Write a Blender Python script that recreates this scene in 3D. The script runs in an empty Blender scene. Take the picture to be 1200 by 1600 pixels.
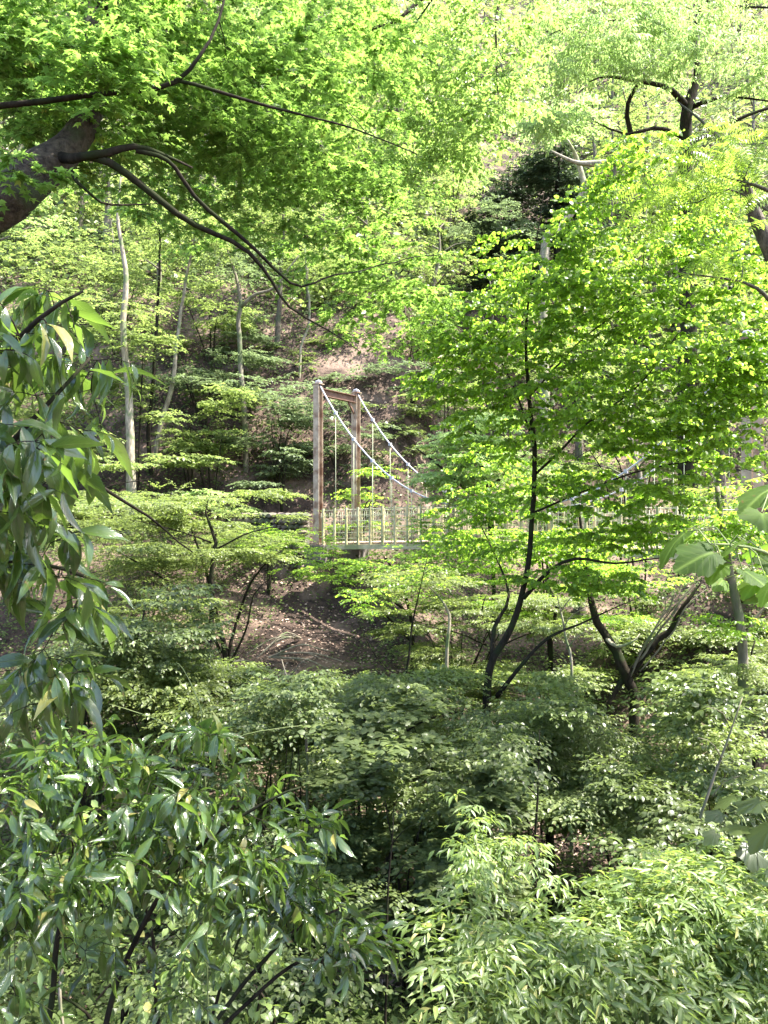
import bpy, math, random
import numpy as np
from mathutils import Vector

# ------------------------------------------------------------------ camera, sky, sun, exposure
scene = bpy.context.scene
col = scene.collection
FPX = 1200.0                                     # focal length in pixels of the 1200 x 1600 photograph
cam_d = bpy.data.cameras.new("camera")
cam_d.sensor_fit = 'VERTICAL'; cam_d.sensor_height = 24.0
cam_d.lens = 24.0 * FPX / 1600.0
cam_d.clip_start = 0.05; cam_d.clip_end = 600.0
cam = bpy.data.objects.new("camera", cam_d); col.objects.link(cam)
cam.location = (0, 0, 0); cam.rotation_euler = (math.radians(90), 0, 0)
scene.camera = cam

SUN_EL, SUN_AZ = math.radians(62), math.radians(92)      # azimuth clockwise from +Y (view direction) towards +X
world = bpy.data.worlds.new("World"); scene.world = world; world.use_nodes = True
wn = world.node_tree.nodes; wl = world.node_tree.links
sky = wn.new("ShaderNodeTexSky"); sky.sky_type = 'NISHITA'; sky.sun_disc = False
sky.sun_elevation = SUN_EL; sky.sun_rotation = SUN_AZ
sky.air_density = 1.0; sky.dust_density = 2.0
bg = wn["Background"]; bg.inputs["Strength"].default_value = 0.145
wl.new(sky.outputs[0], bg.inputs[0])
sun_d = bpy.data.lights.new("sun", 'SUN'); sun_d.energy = 5.0; sun_d.angle = math.radians(0.6)
sun_d.color = (1.0, 0.95, 0.86)
sun = bpy.data.objects.new("sun", sun_d); col.objects.link(sun)
sdir = Vector((math.sin(SUN_AZ) * math.cos(SUN_EL), math.cos(SUN_AZ) * math.cos(SUN_EL), math.sin(SUN_EL)))
sun.rotation_euler = (-sdir).to_track_quat('-Z', 'Y').to_euler()
scene.view_settings.view_transform = 'Standard'; scene.view_settings.look = 'None'
scene.view_settings.exposure = 2.42; scene.view_settings.gamma = 1.0
scene.cycles.max_bounces = 7; scene.cycles.diffuse_bounces = 4; scene.cycles.glossy_bounces = 2
scene.cycles.transmission_bounces = 4; scene.cycles.transparent_max_bounces = 8
scene.cycles.caustics_reflective = False; scene.cycles.caustics_refractive = False

RNG = np.random.default_rng(11)

def P(px, py, d):                                # photo pixel + distance ahead -> world point
    return np.array([(px - 600.0) / FPX * d, d, (800.0 - py) / FPX * d])

# ------------------------------------------------------------------ noise and terrain height
def fnoise(x, y, seed=0, octs=4, f=0.15):
    r = np.random.default_rng(seed); v = 0.0; a = 1.0
    for _ in range(octs):
        th = r.uniform(0, 6.28, 3); ph = r.uniform(0, 6.28, 3)
        s = 0
        for k in range(3):
            s = s + np.sin(f * (x * np.cos(th[k]) + y * np.sin(th[k])) + ph[k] + 1.3 * np.sin(f * 0.7 * (x * np.sin(th[k]) - y * np.cos(th[k])) + ph[2 - k]))
        v = v + a * s / 3; a *= 0.5; f *= 2.1
    return v

PY = np.array([-40, -10, 0, 3, 5, 8, 11, 14, 17, 20, 22, 23.5, 25.5, 27, 30, 34, 40, 50, 100, 160, 260])
PZ = np.array([3, -1.3, -1.6, -2.6, -3.8, -4.9, -5.0, -4.8, -4.5, -3.7, -2.6, -1.25, -0.6, 0.9, 5.0, 9.5, 15, 25, 80, 135, 200.])
def sstep(a, b, x):
    t = np.clip((x - a) / (b - a), 0, 1); return t * t * (3 - 2 * t)
def hgt(x, y):
    x = np.asarray(x, float); y = np.asarray(y, float)
    sh = 4.5 * sstep(0.2, 4.0, x) * sstep(14, 19, y) * (1 - 0.6 * sstep(12, 22, x))
    sh = sh - 1.2 * sstep(-3, -8, x) * sstep(16, 22, y)
    z = np.interp(y - sh, PY, PZ)
    u = (x + 1.45) * 0.816 - (y - 22.8) * 0.577           # along the bridge
    zr = -1.05 - np.maximum(0, 10.6 - u) * 1.1 - np.maximum(0, 15.6 - y) * 1.15 - np.maximum(0, y - 26) * 2
    z = np.maximum(z, zr)
    z = z + 0.22 * fnoise(x, y, 3, 4, 0.5) * sstep(1.0, 8, np.hypot(x, y)) + 1.6 * fnoise(x, y, 5, 3, 0.07) * sstep(26, 45, y)
    return z

# ------------------------------------------------------------------ materials
def nodes_of(m):
    m.use_nodes = True; nt = m.node_tree; return nt.nodes, nt.links, nt.nodes["Principled BSDF"]

def leaf_mat(name, ca, cb, trans=(0.3, 0.42, 0.05), tf=0.5, rough=0.4, odd=None, veins=False, spec=0.5, mott=3.0):
    """leaf: colour differs from leaf to leaf; light passes through it"""
    m = bpy.data.materials.new(name); n, l, b = nodes_of(m)
    out = n["Material Output"]
    geo = n.new("ShaderNodeNewGeometry"); r = n.new("ShaderNodeValToRGB")
    e = r.color_ramp.elements
    e[0].color = (*ca, 1); e[1].color = (*cb, 1); e[1].position = 0.93
    if odd:
        q = r.color_ramp.elements.new(0.985); q.color = (*odd, 1)
    l.new(geo.outputs["Random Per Island"], r.inputs[0])
    tc = n.new("ShaderNodeTexCoord"); nz = n.new("ShaderNodeTexNoise"); nz.inputs["Scale"].default_value = mott
    nz.inputs["Detail"].default_value = 3.0
    l.new(tc.outputs["Object"], nz.inputs["Vector"])
    mr = n.new("ShaderNodeMapRange"); mr.inputs[1].default_value = 0.3; mr.inputs[2].default_value = 0.7
    mr.inputs[3].default_value = 0.75; mr.inputs[4].default_value = 1.25
    l.new(nz.outputs["Fac"], mr.inputs[0])
    mul = n.new("ShaderNodeVectorMath"); mul.operation = 'SCALE'
    oi = n.new("ShaderNodeObjectInfo"); om = n.new("ShaderNodeMath"); om.operation = 'MULTIPLY_ADD'      # trees differ a little
    om.inputs[1].default_value = .35; om.inputs[2].default_value = .82; l.new(oi.outputs["Random"], om.inputs[0])
    mm = n.new("ShaderNodeMath"); mm.operation = 'MULTIPLY'; l.new(mr.outputs[0], mm.inputs[0]); l.new(om.outputs[0], mm.inputs[1])
    l.new(r.outputs[0], mul.inputs[0]); l.new(mm.outputs[0], mul.inputs["Scale"])
    colr = mul.outputs[0]
    if veins:
        uv = n.new("ShaderNodeUVMap"); uv.uv_map = "uv"
        sp = n.new("ShaderNodeSeparateXYZ"); l.new(uv.outputs[0], sp.inputs[0])
        ab = n.new("ShaderNodeMath"); ab.operation = 'ABSOLUTE'; l.new(sp.outputs[1], ab.inputs[0])
        mid = n.new("ShaderNodeMapRange"); mid.inputs[1].default_value = 0.0; mid.inputs[2].default_value = 0.07
        mid.inputs[3].default_value = 1.0; mid.inputs[4].default_value = 0.0; l.new(ab.outputs[0], mid.inputs[0])
        k = n.new("ShaderNodeMath"); k.operation = 'MULTIPLY_ADD'; k.inputs[1].default_value = -0.35
        l.new(ab.outputs[0], k.inputs[0]); l.new(sp.outputs[0], k.inputs[2])
        s1 = n.new("ShaderNodeMath"); s1.operation = 'MULTIPLY'; s1.inputs[1].default_value = 62.0; l.new(k.outputs[0], s1.inputs[0])
        s2 = n.new("ShaderNodeMath"); s2.operation = 'SINE'; l.new(s1.outputs[0], s2.inputs[0])
        s3 = n.new("ShaderNodeMapRange"); s3.inputs[1].default_value = 0.75; s3.inputs[2].default_value = 1.0
        s3.inputs[4].default_value = 0.22; l.new(s2.outputs[0], s3.inputs[0])
        mx = n.new("ShaderNodeMath"); mx.operation = 'MAXIMUM'; l.new(mid.outputs[0], mx.inputs[0]); l.new(s3.outputs[0], mx.inputs[1])
        mc = n.new("ShaderNodeMix"); mc.data_type = 'RGBA'; l.new(mx.outputs[0], mc.inputs[0])
        l.new(colr, mc.inputs[6]); mc.inputs[7].default_value = (cb[0] * 1.6 + .02, cb[1] * 1.5 + .02, cb[2] * 1.5 + .01, 1)
        colr = mc.outputs[2]
        nb = n.new("ShaderNodeTexNoise"); nb.inputs["Scale"].default_value = 55.0; nb.inputs["Detail"].default_value = 2.0     # brown blemishes
        l.new(tc.outputs["Object"], nb.inputs["Vector"]); bl = n.new("ShaderNodeMapRange"); bl.inputs[1].default_value = .68; bl.inputs[2].default_value = .74
        l.new(nb.outputs["Fac"], bl.inputs[0]); mb2 = n.new("ShaderNodeMix"); mb2.data_type = 'RGBA'; l.new(bl.outputs[0], mb2.inputs[0])
        l.new(colr, mb2.inputs[6]); mb2.inputs[7].default_value = (.16, .1, .035, 1); colr = mb2.outputs[2]
        bp = n.new("ShaderNodeBump"); bp.inputs["Strength"].default_value = 0.5; bp.inputs["Distance"].default_value = 0.002
        bp.invert = True; l.new(mx.outputs[0], bp.inputs["Height"]); l.new(bp.outputs[0], b.inputs["Normal"])
    l.new(colr, b.inputs["Base Color"])
    b.inputs["Roughness"].default_value = rough
    b.inputs["Specular IOR Level"].default_value = spec
    tr = n.new("ShaderNodeBsdfTranslucent")
    tm = n.new("ShaderNodeMix"); tm.data_type = 'RGBA'; tm.blend_type = 'MULTIPLY'; tm.inputs[0].default_value = 1.0
    rr = n.new("ShaderNodeMapRange"); rr.inputs[3].default_value = 0.6; rr.inputs[4].default_value = 1.15
    l.new(geo.outputs["Random Per Island"], rr.inputs[0])
    tm.inputs[6].default_value = (*trans, 1); l.new(rr.outputs[0], tm.inputs[7]); l.new(tm.outputs[2], tr.inputs[0])
    ms = n.new("ShaderNodeMixShader"); ms.inputs[0].default_value = tf
    l.new(b.outputs[0], ms.inputs[1]); l.new(tr.outputs[0], ms.inputs[2]); l.new(ms.outputs[0], out.inputs[0])
    return m

def surf_mat(name, c1, c2, scale=6.0, rough=0.9, bump=0.6, dist=0.02, c3=None, stretch=(1, 1, 1), spec=0.3, mscale=None):
    """noise mottled surface with bump"""
    m = bpy.data.materials.new(name); n, l, b = nodes_of(m)
    tc = n.new("ShaderNodeTexCoord"); mp = n.new("ShaderNodeMapping"); mp.inputs["Scale"].default_value = stretch
    l.new(tc.outputs["Object"], mp.inputs[0])
    nz = n.new("ShaderNodeTexNoise"); nz.inputs["Scale"].default_value = scale; nz.inputs["Detail"].default_value = 8
    nz.inputs["Roughness"].default_value = 0.65
    l.new(mp.outputs[0], nz.inputs["Vector"])
    r = n.new("ShaderNodeValToRGB"); r.color_ramp.elements[0].position = 0.32; r.color_ramp.elements[1].position = 0.68
    r.color_ramp.elements[0].color = (*c1, 1); r.color_ramp.elements[1].color = (*c2, 1)
    l.new(nz.outputs["Fac"], r.inputs[0]); colr = r.outputs[0]
    if c3:
        n2 = n.new("ShaderNodeTexNoise"); n2.inputs["Scale"].default_value = mscale or scale * 0.2; n2.inputs["Detail"].default_value = 5
        l.new(tc.outputs["Object"], n2.inputs["Vector"])
        r2 = n.new("ShaderNodeMapRange"); r2.inputs[1].default_value = 0.5; r2.inputs[2].default_value = 0.62; l.new(n2.outputs["Fac"], r2.inputs[0])
        mx = n.new("ShaderNodeMix"); mx.data_type = 'RGBA'; l.new(r2.outputs[0], mx.inputs[0]); l.new(colr, mx.inputs[6])
        mx.inputs[7].default_value = (*c3, 1); colr = mx.outputs[2]
    l.new(colr, b.inputs["Base Color"]); b.inputs["Roughness"].default_value = rough
    b.inputs["Specular IOR Level"].default_value = spec
    bp = n.new("ShaderNodeBump"); bp.inputs["Strength"].default_value = bump; bp.inputs["Distance"].default_value = dist
    l.new(nz.outputs["Fac"], bp.inputs["Height"]); l.new(bp.outputs[0], b.inputs["Normal"])
    return m

M = {}
M['soil'] = surf_mat("soil", (.018, .012, .009), (.075, .049, .037), 5, .95, 1., .1, (.17, .118, .09), mscale=.7)
M['bark_dark'] = surf_mat("bark_dark", (.008, .007, .005), (.036, .029, .021), 22, .95, 1., .01, (.022, .028, .012), (1, 1, .35), spec=.08)
M['bark_brown'] = surf_mat("bark_brown", (.03, .024, .019), (.17, .14, .11), 19, .95, 1., .03, (.07, .08, .05), (1, 1, .4))
M['bark_maple'] = surf_mat('bark_maple', (.016, .012, .009), (.105, .085, .065), 26, .95, 1., .03, (.05, .06, .03), mscale=4)
M['bark_pale'] = surf_mat("bark_pale", (.12, .10, .07), (.38, .33, .25), 14, .85, .6, .006, (.12, .15, .07), (1, 1, .3))
M['bark_far'] = surf_mat("bark_far", (.07, .06, .045), (.22, .19, .14), 9, .9, .5, .01, (.08, .10, .045), (1, 1, .3))
M['twig_green'] = surf_mat("twig_green", (.10, .13, .04), (.2, .24, .09), 10, .6, .2, .002)
M['rust_steel'] = surf_mat("rust_steel", (.28, .205, .145), (.47, .37, .275), 7, .75, .35, .003, (.2, .12, .08), mscale=3.2)
M['rust_dark'] = surf_mat("rust_dark", (.09, .05, .035), (.2, .12, .085), 6, .7, .25, .003)
M['cable'] = surf_mat("cable_steel", (.28, .28, .31), (.46, .46, .5), 12, .4, .1, .002)
M['wire'] = surf_mat("wire_steel", (.30, .32, .2), (.42, .43, .3), 12, .5, .1, .002)
M['rail'] = surf_mat("rail_wood", (.36, .32, .17), (.55, .48, .3), 9, .8, .3, .003, (.25, .26, .12))
M['deck'] = surf_mat("deck_timber", (.28, .2, .15), (.42, .32, .26), 9, .85, .3, .004, (.2, .16, .12))
M['concrete'] = surf_mat("old_concrete", (.10, .085, .075), (.2, .17, .15), 6, .95, .6, .01, (.07, .08, .05))
M['stone'] = surf_mat("rubble_stone", (.06, .048, .04), (.24, .19, .15), 3.5, .95, .8, .02, (.08, .09, .05), mscale=1.5)

YG = (.24, .44, .03)
M['l_maple'] = leaf_mat("leaf_maple", (.045, .095, .02), (.13, .2, .045), (.35, .57, .1), .55, .42, odd=(.42, .42, .1))
M['l_katsura'] = leaf_mat("leaf_katsura", (.06, .125, .015), (.16, .25, .035), (.42, .66, .07), .62, .4, odd=(.34, .36, .06))
M['l_beech'] = leaf_mat("leaf_beech", (.07, .12, .03), (.18, .25, .07), (.40, .6, .13), .55, .4)
M['l_fern'] = leaf_mat("leaf_pinnate", (.10, .17, .025), (.18, .27, .045), (.5, .72, .09), .5, .4)
M['l_dogwood'] = leaf_mat("leaf_dogwood", (.18, .26, .08), (.37, .47, .18), (.5, .7, .22), .5, .5, spec=.3)
M['l_fine'] = leaf_mat("leaf_fine_maple", (.062, .085, .024), (.165, .2, .062), (.32, .42, .09), .45, .42)
M['l_under'] = leaf_mat("leaf_understory", (.045, .07, .022), (.14, .18, .06), (.25, .34, .08), .42, .33)
M['l_shaded'] = leaf_mat("leaf_shaded", (.045, .068, .024), (.135, .17, .062), (.25, .34, .08), .42, .42, spec=.45)  # darker leaf colour standing in for shade in the understory and on the slope
M['l_gap_shade'] = leaf_mat("leaf_gap_shade", (.02, .038, .02), (.065, .09, .045), (.08, .13, .05), .2, .55, spec=.3)  # dark leaf colour painted in place of the gap's shade
M['l_back'] = leaf_mat("leaf_background", (.075, .11, .035), (.2, .25, .08), (.36, .48, .12), .45, .45, mott=.8)
M['l_back_blue'] = leaf_mat("leaf_bluish", (.06, .09, .045), (.15, .19, .09), (.24, .33, .13), .4, .4, mott=.8)
M['l_gloss'] = leaf_mat("leaf_glossy_long", (.013, .034, .009), (.068, .115, .026), (.22, .37, .05), .38, .17, veins=True, spec=1.0, mott=26, odd=(.3, .26, .08))
M['l_narrow'] = leaf_mat("leaf_narrow", (.07, .12, .03), (.2, .27, .085), (.36, .5, .09), .45, .33, veins=True, spec=.75, mott=18, odd=(.34, .3, .1))
M['l_broad'] = leaf_mat("leaf_broad", (.05, .1, .018), (.11, .18, .035), (.28, .5, .05), .55, .6, veins=True, spec=.2, mott=14)
M['l_ground'] = leaf_mat("leaf_ground_plants", (.045, .07, .022), (.13, .17, .055), (.22, .32, .08), .4, .65, spec=.15)
M['l_litter'] = leaf_mat("leaf_litter", (.12, .07, .05), (.52, .38, .3), (.1, .06, .04), .1, .9, odd=(.3, .24, .18), spec=.2)

# ------------------------------------------------------------------ mesh helpers
def link(o, parent=None):
    col.objects.link(o)
    if parent is not None:
        o.parent = parent; o.location = -Vector(parent.location)
    return o

def tag(o, label=None, cat=None, group=None, kind=None):
    if label: o['label'] = label
    if cat: o['category'] = cat
    if group: o['group'] = group
    if kind: o['kind'] = kind
    return o

def empty(name, loc):
    o = bpy.data.objects.new(name, None); o.location = loc; o.empty_display_size = .2; col.objects.link(o); return o

class MB:
    def __init__(s): s.v = []; s.f = []; s.n = 0
    def add(s, v, f):
        s.v.append(np.asarray(v, float)); s.f += [tuple(i + s.n for i in q) for q in f]; s.n += len(v)
    def box(s, c, d, ax=(1, 0, 0), ay=(0, 1, 0), az=(0, 0, 1)):
        c = np.array(c, float); A = np.array([ax, ay, az], float); h = np.array(d, float) / 2
        v = [c + (i * h[0]) * A[0] + (j * h[1]) * A[1] + (k * h[2]) * A[2] for k in (-1, 1) for j in (-1, 1) for i in (-1, 1)]
        s.add(v, [(0, 2, 3, 1), (4, 5, 7, 6), (0, 1, 5, 4), (2, 6, 7, 3), (0, 4, 6, 2), (1, 3, 7, 5)])
    def bar(s, a, b, w, h=None):
        a = np.array(a, float); b = np.array(b, float); L = np.linalg.norm(b - a); x = (b - a) / L
        up = np.array([0, 0, 1.]) if abs(x[2]) < .95 else np.array([-.577, -.816, 0])
        y = np.cross(up, x); y /= np.linalg.norm(y); z = np.cross(x, y)
        s.box((a + b) / 2, (L, w, h or w), x, y, z)
    def tube(s, p, r, k=6, cap=True, rough=0.0):
        p = np.asarray(p, float); N = len(p); r = np.broadcast_to(np.asarray(r, float), (N,))
        t = np.gradient(p, axis=0); t /= np.linalg.norm(t, axis=1)[:, None] + 1e-9
        a = np.zeros((N, 3)); q = np.cross(t[0], (0, 0, 1.) if abs(t[0, 2]) < .8 else (1., 0, 0))
        for i in range(N):
            q = q - q.dot(t[i]) * t[i]; q = q / (np.linalg.norm(q) + 1e-9); a[i] = q
        b = np.cross(t, a)
        th = np.linspace(0, 2 * np.pi, k, endpoint=False)
        rr = r[:, None] * np.ones((N, k))
        if rough: rr = rr * (1 + rough * RNG.normal(0, 1, (N, k)))
        ring = p[:, None] + rr[..., None] * (np.cos(th)[None, :, None] * a[:, None] + np.sin(th)[None, :, None] * b[:, None])
        f = [(i * k + j, i * k + (j + 1) % k, (i + 1) * k + (j + 1) % k, (i + 1) * k + j) for i in range(N - 1) for j in range(k)]
        if cap: f += [tuple(range(k))[::-1], tuple((N - 1) * k + j for j in range(k))]
        s.add(ring.reshape(-1, 3), f)
    def build(s, name, mat, parent=None, smooth=True):
        me = bpy.data.meshes.new(name)
        if s.v: me.from_pydata(np.concatenate(s.v).tolist(), [], s.f)
        me.materials.append(mat)
        if smooth: me.polygons.foreach_set("use_smooth", np.ones(len(me.polygons), bool))
        return link(bpy.data.objects.new(name, me), parent)

def mesh_arrays(name, V, F, mat, UV=None, smooth=True, extra=None):
    """V (n,3), F (m,4) quads or (m,3) triangles; extra = (verts, quads, material) of the fine twigs that carry the leaves"""
    me = bpy.data.meshes.new(name); m, k = F.shape
    if extra:
        V2, F2, mat2 = extra; n1 = len(V); m2 = len(F2); li = np.concatenate([F.ravel(), (F2 + n1).ravel()])
        V = np.concatenate([V, V2]); tot = np.concatenate([np.full(m, k), np.full(m2, 4)]).astype(np.int32)
        me.vertices.add(len(V)); me.vertices.foreach_set("co", V.astype(np.float32).ravel())
        me.loops.add(len(li)); me.loops.foreach_set("vertex_index", li.astype(np.int32))
        me.polygons.add(m + m2); me.polygons.foreach_set("loop_start", (np.cumsum(tot) - tot).astype(np.int32)); me.polygons.foreach_set("loop_total", tot)
        me.polygons.foreach_set("use_smooth", np.ones(m + m2, bool)); me.materials.append(mat); me.materials.append(mat2)
        me.polygons.foreach_set("material_index", np.concatenate([np.zeros(m), np.ones(m2)]).astype(np.int32))
        UV = np.concatenate([UV, np.zeros((len(V2), 2))]); uvl = me.uv_layers.new(name="uv"); uvl.data.foreach_set("uv", UV[li].astype(np.float32).ravel())
        me.update(calc_edges=True); return me
    me.vertices.add(len(V)); me.vertices.foreach_set("co", V.astype(np.float32).ravel())
    me.loops.add(m * k); me.loops.foreach_set("vertex_index", F.astype(np.int32).ravel())
    me.polygons.add(m); me.polygons.foreach_set("loop_start", np.arange(0, m * k, k, dtype=np.int32))
    me.polygons.foreach_set("loop_total", np.full(m, k, np.int32))
    me.polygons.foreach_set("use_smooth", np.full(m, smooth, bool))
    if UV is not None:
        uvl = me.uv_layers.new(name="uv"); uvl.data.foreach_set("uv", UV[F.ravel()].astype(np.float32).ravel())
    me.update(calc_edges=True); me.materials.append(mat)
    return me

# ------------------------------------------------------------------ leaf templates: (verts, faces, uv); x along, y across, z normal
def strip_leaf(widths, droop=0.15, fold=0.12, wav=0.0, seed=0, hooked=0.0):
    """halves of quads both sides of a midrib; widths at interior stations"""
    r = np.random.default_rng(seed); n = len(widths); xs = np.linspace(0, 1, n)
    V = []; UV = []
    for i, (x, w) in enumerate(zip(xs, widths)):
        z = -droop * x * x; X = x - hooked * x ** 3
        zz = z + fold * w + wav * r.normal()
        V += [(X, 0, z), (X, w, zz), (X, -w, z + fold * w + wav * r.normal())]; UV += [(x, 0), (x, 1), (x, -1)]
    F = []
    for i in range(n - 1):
        a, b = 3 * i, 3 * i + 3
        F += [(a, b, b + 1, a + 1), (a, a + 2, b + 2, b)]
    return np.array(V, float), np.array(F), np.array(UV, float)

def fan_leaf(outline, cup=0.08, seed=0):
    o = np.array(outline, float); c = np.array([[0.45, 0]])
    d = np.hypot(o[:, 0] - .45, o[:, 1])
    V = np.concatenate([np.c_[c, [0]], np.c_[o, -cup * d + np.random.default_rng(seed).normal(0, .02, len(o))]])
    n = len(o); F = [(0, i + 1, (i + 1) % n + 1) for i in range(n)]
    return V, np.array(F), V[:, :2].copy()

def maple_outline():
    out = [(0, 0)]
    lob = [(-125, .42), (-68, .60), (0, .72), (68, .60), (125, .42)][::-1]
    pts = []
    cx = .3
    for i, (a, L) in enumerate(lob):
        a = math.radians(a)
        pts.append((cx + L * math.cos(a), L * math.sin(a)))
        if i < 4:
            a2 = math.radians((lob[i][0] + lob[i + 1][0]) / 2); pts.append((cx + .26 * math.cos(a2), .26 * math.sin(a2)))
    return out + [(x, y) for x, y in pts]
def heart_outline():
    return [(0, 0), (-.03, .2), (.1, .4), (.35, .46), (.65, .36), (.86, .18), (1, 0), (.86, -.18), (.65, -.36), (.35, -.46), (.1, -.4), (-.03, -.2)]

T = {}
T['rhomb'] = [(np.array([(0, 0, 0), (.45, -.3, .05), (1, 0, -.06), (.45, .3, .05)]), np.array([(0, 1, 2, 3)]), np.array([(0, 0), (.5, -1), (1, 0), (.5, 1)]))]
T['oval'] = [strip_leaf([.02, .3, .27, .01], .12 + .1 * k, .25, 0, k) for k in range(3)]
T['maple'] = [fan_leaf(maple_outline(), .15 + .1 * k, k) for k in range(3)]
T['heart'] = [fan_leaf(heart_outline(), .12 + .08 * k, k) for k in range(3)]
T['long'] = [strip_leaf([.012, .075, .118, .132, .12, .085, .038, .003], dr, fo, .012, k, hk)
             for k, (dr, fo, hk) in enumerate([(.25, .5, .05), (.5, .35, .15), (.75, .25, .25), (.1, .7, 0)])]
T['narrow'] = [strip_leaf([.012, .095, .125, .1, .045, .003], dr, fo, .01, k, .05) for k, (dr, fo) in enumerate([(.08, .4), (.2, .3), (.4, .5)])]
def broad(seed, droop):
    r = np.random.default_rng(seed); a = np.linspace(-math.pi * .97, math.pi * .97, 44)
    R = .5 + .07 * np.cos(5 * a) + .018 * np.sign(np.sin(a * 21)) + .05 * np.cos(a)
    ring = [(0.42 + R[i] * math.cos(a[i]), R[i] * math.sin(a[i]) * .95) for i in range(44)]
    V = [(.12, 0, 0)]; UV = [(0, 0)]
    for s in (.35, .7, 1.0):
        for x, y in ring:
            X, Y = .12 + (x - .12) * s, y * s
            V.append((X, Y, -droop * X * X - .25 * Y * Y + .07 * abs(Y) + .02 * r.normal() * s)); UV.append((X * .6, Y * 1.2))
    F = []
    for q in range(2):
        for i in range(43): F.append((1 + q * 44 + i, 1 + (q + 1) * 44 + i, 1 + (q + 1) * 44 + i + 1, 1 + q * 44 + i + 1))
    for i in range(0, 42, 2): F.append((0, 1 + i, 2 + i, 3 + i))
    return np.array(V, float), np.array(F), np.array(UV, float)
T['broad'] = [broad(k, .12 + .14 * k) for k in range(3)]
def pinnate():
    V = []; F = []; UV = []
    n = 10
    for i in range(n):
        x = .12 + .86 * i / (n - 1); L = .22 * math.sin(math.pi * (.18 + .74 * i / (n - 1))) ** .7
        z0 = -.35 * x * x
        for s in (-1, 1):
            b = len(V); w = .034
            V += [(x, s * .004, z0), (x + .02 - w, s * L * .45, z0 + .01), (x + .06, s * L, z0 - .03), (x + .02 + w, s * L * .5, z0 + .005)]
            UV += [(0, 0), (.5, -1), (1, 0), (.5, 1)]
            F.append((b, b + 1, b + 2, b + 3) if s > 0 else (b, b + 3, b + 2, b + 1))
    for i in range(6):
        x0, x1 = i / 6, (i + 1) / 6; b = len(V)
        V += [(x0, -.005, -.35 * x0 * x0), (x1, -.004, -.35 * x1 * x1), (x1, .004, -.35 * x1 * x1), (x0, .005, -.35 * x0 * x0)]
        UV += [(0, 0)] * 4; F.append((b, b + 1, b + 2, b + 3))
    return np.array(V, float), np.array(F), np.array(UV, float)
T['pinnate'] = [pinnate()]

def leaves_mesh(name, pos, ax, nr, size, tmpl, mat, extra=None):
    """one mesh of many leaves"""
    pos = np.asarray(pos); N = len(pos); ts = T[tmpl]
    ax = ax / (np.linalg.norm(ax, axis=1)[:, None] + 1e-9)
    nr = nr - (nr * ax).sum(1)[:, None] * ax; nr = nr / (np.linalg.norm(nr, axis=1)[:, None] + 1e-9)
    sd = np.cross(nr, ax); pick = RNG.integers(0, len(ts), N)
    Vs, Fs, Us, off = [], [], [], 0
    for k, (tv, tf, tu) in enumerate(ts):
        idx = np.where(pick == k)[0]
        if len(idx) == 0: continue
        s = np.asarray(size)[idx][:, None, None]
        wj = RNG.uniform(.85, 1.2, len(idx))[:, None, None]
        v = pos[idx][:, None] + s * (tv[None, :, 0:1] * ax[idx][:, None] + wj * tv[None, :, 1:2] * sd[idx][:, None] + tv[None, :, 2:3] * nr[idx][:, None])
        Vs.append(v.reshape(-1, 3))
        Fs.append((tf[None] + (np.arange(len(idx)) * len(tv))[:, None, None] + off).reshape(-1, tf.shape[1]))
        Us.append(np.tile(tu, (len(idx), 1))); off += len(idx) * len(tv)
    return mesh_arrays(name, np.concatenate(Vs), np.concatenate(Fs), mat, np.concatenate(Us), extra=extra)

# ------------------------------------------------------------------ plants: skeleton + sprays of leaves
def smooth_line(pts, step, wig=0.0, wf=1.0):
    """Catmull-Rom through (x,y,z,r) points, resampled, with a little crookedness"""
    p = np.asarray(pts, float); q = np.vstack([2 * p[0] - p[1], p, 2 * p[-1] - p[-2]]); out = []
    for i in range(1, len(q) - 2):
        n = max(2, int(np.linalg.norm(q[i + 1, :3] - q[i, :3]) / step)); t = np.linspace(0, 1, n, endpoint=False)[:, None]
        out.append(.5 * (2 * q[i] + (q[i + 1] - q[i - 1]) * t + (2 * q[i - 1] - 5 * q[i] + 4 * q[i + 1] - q[i + 2]) * t ** 2 + (3 * q[i] - q[i - 1] - 3 * q[i + 1] + q[i + 2]) * t ** 3))
    out = np.vstack(out + [p[-1:]])
    if wig and len(out) > 4:
        w = RNG.normal(0, 1, (len(out), 3)); 
        for _ in range(2): w[1:-1] = (w[:-2] + 2 * w[1:-1] + w[2:]) / 4
        w *= np.sin(np.linspace(0, np.pi, len(out)))[:, None] ** .5
        out[:, :3] += wig * w
    out[:, 3] = np.maximum(out[:, 3], .0008)
    return out

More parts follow.
